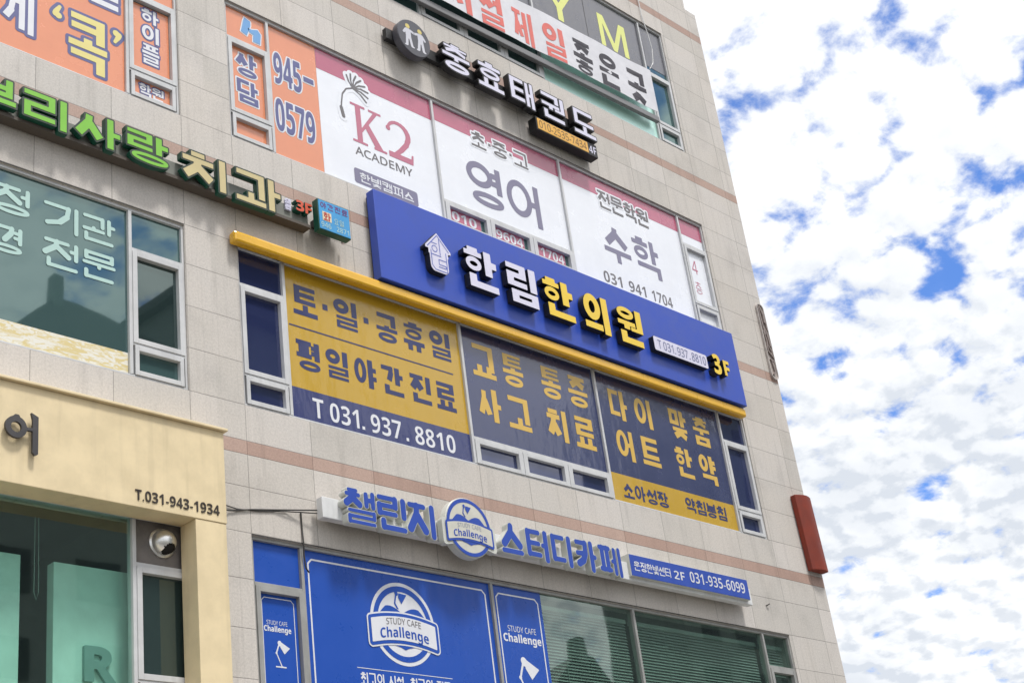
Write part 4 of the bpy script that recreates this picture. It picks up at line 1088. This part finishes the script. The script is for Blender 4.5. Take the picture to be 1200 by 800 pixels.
for ch, u0, u1, m in (('한', 13.66, 14.30, F_LIT_WHITE), ('림', 14.52, 15.14, F_LIT_WHITE), ('한', 15.30, 15.95, F_YELLOW), ('의', 16.19, 16.77, F_YELLOW), ('원', 17.00, 17.60, F_YELLOW)):
    f, o = hangul(ch, u0, u1, 10.30, 10.955, tv=.22, th=.168, off=(0, .003)); chletter(s, o, f, S_BLACK, m, .215, .32)
p = prt(s, 'number_plate', [rrect(17.88, 19.29, 10.385, 10.645, .03)], S_BLACK, .295, .094); prt(p, 'face', [rrect(17.885, 19.285, 10.39, 10.64, .03)], F_LIT_WHITE, .299)
L = []
for t_, u0, u1 in (('T', 17.98, 18.07), ('031', 18.12, 18.38), ('937', 18.48, 18.76), ('8810', 18.86, 19.24)): L += latin(t_, u0, u1, 10.435, 10.595, .005)[0]
for u in (18.42, 18.80): L.append([(u - .012, 10.437), (u + .012, 10.437), (u + .012, 10.462), (u - .012, 10.462)])
prt(p, 'lettering', L, paint('slate_print', 110, 116, 160), .3015)
for t_, u0, u1, v0, v1 in (('3', 19.42, 19.63, 10.34, 10.72), ('F', 19.71, 19.87, 10.37, 10.66)):
    f, o = latin(t_, u0, u1, v0, v1, .085, (0, .003)); chletter(s, o, f, S_BLACK, F_YELLOW, .201, .32)
o = link('light_bar', MB().box(9.76, 20.37, 9.81, 9.965, .022, .155), paint('yellow_metal', 246, 190, 44, rough=.3, grime=.08, coat=.3), bevel=.03)
tag(o, 'long yellow metal bar along the window head under the blue sign board', 'awning bar')
for u in (10.5, 13.2, 16.0, 18.8): link('bracket', MB().box(u, u + .05, 9.83, 9.94, .001, .0215), S_BLACK, o)

# study room sign
s = thing('letter_sign', 'blue rounded channel letter sign on a white box with a round book badge', 'sign', (13.5, 6.25, 0))
S_CREAM = paint('cream_return', 214, 216, 208, rough=.4); F_COB = paint('cobalt_acrylic', 44, 80, 180, rough=.35, grime=.05)
link('bracket', MB().box(11.0, 19.1, 6.43, 6.50, .002, .089), S_BLACK, s)
link('back_box', MB().box(10.80, 19.32, 6.335, 6.60, .09, .20), paint('white_box', 232, 233, 233, rough=.4, streak=.1), s, bevel=.008)
for ch, u0, u1 in (('챌', 11.05, 11.54), ('린', 11.57, 12.04), ('지', 12.06, 12.52), ('스', 13.68, 14.10), ('터', 14.17, 14.59), ('디', 14.66, 15.06), ('카', 15.14, 15.58), ('페', 15.62, 16.10)):
    f, o = hangul(ch, u0, u1, 6.29, 6.735, tv=.185, th=.152, rnd=True, off=(0, .009)); chletter(s, o, f, S_CREAM, F_COB, .201, .30)
d = link('badge_body', MB().lathe((13.105, 6.545), [(.405, .20), (.405, .30), (.398, .306)], 48), S_CREAM, s)
def ribb(F):
    top = [(13.105 + (-.425 + .85 * k / 12), 6.575 + .06 * (1 - ((k - 6) / 6) ** 2)) for k in range(13)]; F.poly([top + [(x, y - .27) for x, y in top[::-1]]])
rb = shape(ribb, (12.6, 13.6, 6.2, 6.8), (.045, .032, .012), .01)
prt(s, 'ribbon_body', rb[0], S_CREAM, .3085, .09); 
emblem(d, 13.105, 6.545, .75, .310, paint('ivory_acrylic', 218, 216, 204, rough=.4), F_COB, ink('slate_letter', 150, 156, 176), rim=True)
a = link('address_sign', MB().box(16.36, 19.20, 6.385, 6.715, .03, .25), S_CREAM, s, bevel=.004)
link('sign_face', MB().box(16.365, 19.195, 6.392, 6.708, .25, .256), F_COB, a)
F_PALE = paint('pale_acrylic', 226, 228, 236, rough=.4)
for q in (hangul('운정한빛센터', 16.44, 17.27, 6.475, 6.615, tv=.13)[0], latin('2F', 17.35, 17.60, 6.475, 6.605, .03)[0], latin('031-935-6099', 17.73, 19.10, 6.475, 6.645, .03)[0]): prt(a, 'lettering', q, F_PALE, .2585)

# cream shopfront
M_CREAM = paint('cream_panel', 240, 220, 178, rough=.5, grime=.10, streak=.10)
s = thing('shopfront_surround', 'cream panelled shopfront surround with dark lettering and a telephone number', 'shopfront', (8.0, 2.5, 0))
link('fascia', MB().box(-2.0, 9.35, 5.97, 7.065, .002, .30), M_CREAM, s, bevel=.006)
link('cap', MB().box(-2.0, 9.385, 7.068, 7.10, .002, .345), M_CREAM, s, bevel=.006)
link('pilaster', MB().box(8.945, 9.345, 2.2, 5.968, .002, .292), M_CREAM, s, bevel=.006)
link('base_panel', MB().box(-2.0, 8.94, 2.2, 3.70, .002, .25), M_CREAM, s, bevel=.006)
L = latin('T.031-943-1934', 8.19, 9.25, 6.045, 6.165, .035)[0]
prt(s, 'lettering', L, paint('dark_brown', 62, 54, 48), .309, .008)
def eo(F):
    p = circle(6.795, 6.545, .088, 26)
    for a_, c_ in zip(p, p[1:] + p[:1]): F.cap(*a_, *c_, .030)
    F.cap(6.79, 6.66, 6.81, 6.66, .022); F.cap(6.89, 6.545, 6.98, 6.55, .016)
    F.bar(7.005, 6.30, 7.005, 6.70, .062); F.poly([[(6.955, 6.735), (7.036, 6.70), (7.036, 6.60), (6.975, 6.66)], ]); F.poly([[(6.974, 6.31), (7.036, 6.31), (7.036, 6.29), (7.0, 6.275)]])
prt(s, 'letter', shape(eo, (6.65, 7.08, 6.25, 6.75), cell=.006)[0], paint('dark_slate', 66, 64, 66, rough=.5), .37, .03)
for u, v in ((6.735, 6.49), (6.86, 6.49), (7.005, 6.34), (7.005, 6.62)): link('pin', MB().tube([(u, v, .301), (u, v, .339)], .006), S_BLACK, s)

# vent hood on the grey panel
s = thing('vent_hood', 'round stainless vent hood with a dark mouth on the grey panel', 'vent', (8.72, 5.60, PW))
def dome(c, r, keep, w0):
    mb = MB(); n, m = 40, 14
    for j in range(m + 1):
        t = math.pi / 2 * j / m
        for i in range(n):
            q = 2 * math.pi * i / n; mb.v.append(P(c[0] + r * math.cos(q) * math.cos(t), c[1] + r * math.sin(q) * math.cos(t), w0 + r * 1.05 * math.sin(t)))
    for j in range(m):
        for i in range(n):
            q = 2 * math.pi * (i + .5) / n; t = math.pi / 2 * (j + .5) / m
            dv = Vector((math.cos(q) * math.cos(t), math.sin(q) * math.cos(t), math.sin(t)))
            if keep(dv): mb.f.append([j * n + i, j * n + (i + 1) % n, (j + 1) * n + (i + 1) % n, (j + 1) * n + i])
    return mb
ax = Vector((.18, -.80, .62)).normalized()
link('flange', MB().lathe((8.745, 5.765), [(.165, PW), (.165, PW + .02), (.150, PW + .03)], 40), mat('stainless', (.80, .80, .78), .34, metal=.9, grime=.15), s)
link('hood', dome((8.745, 5.765), .145, lambda d: d.dot(ax) < .83, PW + .02), mat('stainless', (0, 0, 0)), s, smooth_=True)
link('mouth', dome((8.745, 5.765), .134, lambda d: d.dot(ax) > .70, PW + .02), mat('mouth_shade', (.012, .011, .01), .9), s, smooth_=True)  # near-black inner dome stands in for the shade inside the opening
# display boards inside the shop
M_MB = mat('mint_board', (.62, .78, .72), .5)
b = link('display_board', MB().box(7.60, 8.50, 3.9, 5.47, -.42, -.29), M_MB, bevel=.004); tag(b, 'pale mint display board with a raised letter standing behind the shop glass', 'board')
prt(b, 'letter', latin('R', 7.93, 8.29, 4.25, 4.62, .10)[0], mat('mint_letter', (.26, .38, .36), .5), -.25, .038)
b = link('display_board', MB().box(5.6, 7.235, 3.9, 5.49, -.44, -.30), M_MB, bevel=.004); tag(b, 'plain pale mint board behind the shop glass at the left picture edge', 'board')
o = link('blind_cord', MB().tube([(7.36, 5.9, -.25), (7.36, 5.1, -.25), (7.385, 5.02, -.25), (7.41, 5.1, -.25), (7.40, 5.9, -.25)], .0035), paint('cord', 150, 170, 160)); tag(o, 'looped blind cord hanging inside the shop window', 'cord')

# right corner: relief sign and rust red column sign
s = thing('relief_sign', 'narrow upright metal relief sign with raised strokes at the building corner', 'sign', (21.76, 10.92, 0))
M_PEW = mat('pewter', C(206, 198, 192), .4, metal=.0, grime=.3, gscale=9)
M_PEWD = paint('dark_pewter', 150, 136, 130, rough=.5, grime=.3)
prt(s, 'plate', [rrect(21.655, 21.873, 10.92, 12.48, .10)], mat('relief_plate', C(200, 188, 180), .5, grime=.35, gscale=6), .02, .018)
fr = shape(lambda F: F.poly([rrect(21.655, 21.873, 10.92, 12.48, .10)]), (21.6, 21.9, 10.9, 12.5), (0, -.018), .006)
prt(s, 'rim', fr[0] + fr[1], M_PEW, .045, .024)
def strokes(F):
    c_ = lambda pts, r: [F.cap(*a, *q, r) for a, q in zip(pts, pts[1:])]
    c_([(21.70, 12.40), (21.71, 12.05), (21.74, 11.85)], .014); c_([(21.74, 12.42), (21.80, 12.25), (21.80, 12.10)], .016); c_([(21.82, 12.3), (21.84, 11.95)], .012)
    c_([(21.70, 11.90), (21.74, 11.70), (21.71, 11.52)], .014); c_([(21.78, 11.92), (21.83, 11.62)], .020); c_([(21.72, 11.48), (21.84, 11.38)], .014); c_([(21.76, 11.60), (21.82, 11.50)], .012)
    c_([(21.73, 11.32), (21.82, 11.30)], .014); c_([(21.76, 11.30), (21.79, 11.08), (21.74, 11.02)], .014)
prt(s, 'raised_stroke', shape(strokes, (21.65, 21.88, 10.95, 12.46), cell=.006)[0], M_PEWD, .05, .03)
def redcol():
    mb = MB(); prof = [(21.42, .015), (21.42, .10)]
    for k in range(13):
        t = k / 12; prof.append((21.425 + .42 * t, .11 + .055 * math.sin(math.pi * t) + .03 * t))
    prof += [(21.85, .10), (21.85, .015)]
    for v in (7.26, 7.275, 8.585, 8.60):
        sft = (8.0 - v) * .035; sc = .985 if v in (7.26, 8.60) else 1
        for u, w in prof: mb.v.append(P(21.63 + (u - 21.63) * sc + sft, v, .1 + (w - .1) * sc))
    n = len(prof)
    for r in range(3):
        for k in range(n): mb.f.append([r * n + k, r * n + (k + 1) % n, (r + 1) * n + (k + 1) % n, (r + 1) * n + k])
    mb.f.append(list(range(n))[::-1]); mb.f.append(list(range(3 * n, 4 * n))); return mb
o = link('column_sign', redcol(), paint('rust_red', 138, 48, 26, rough=.65, grime=.22, streak=.15)); tag(o, 'rust red upright sign box with a curved face at the building corner', 'sign')
link('mounting_plate', MB().box(21.46, 21.82, 7.4, 8.5, .001, .016), S_BLACK, o)

# cables and small fixings
M_CAB = paint('black_cable', 60, 58, 56, rough=.7)
o = link('cable', MB().tube([(9.36, 6.22, .10), (9.6, 6.27, .02), (9.9, 6.335, .015), (10.2, 6.385, .012), (10.84, 6.46, .10)], .009), M_CAB); tag(o, 'thin black cable sagging from the cream shopfront to the white sign box', 'cable')
o = link('cable', MB().tube([(9.4, 6.34, .02), (9.7, 6.31, .012), (10.0, 6.335, .012), (10.4, 6.40, .012), (10.84, 6.42, .10)], .007), M_CAB); tag(o, 'second thin black cable crossing just above the sagging one', 'cable')
o = link('cable', MB().tube([(10.62, 6.425, .015), (10.625, 6.2, .012), (10.62, 6.05, .03), (10.63, 5.9, .01), (10.655, 5.75, .0), (10.70, 5.70, .0)], .010), M_CAB); tag(o, 'short black cable dropping over the head of the blue window', 'cable')
o = link('wall_hook', MB().tube([(19.98, 6.47, .0), (20.0, 6.48, .03), (20.04, 6.50, .035)], .010), M_CAB); tag(o, 'tiny dark hook sticking out of the granite right of the study sign', 'hook')
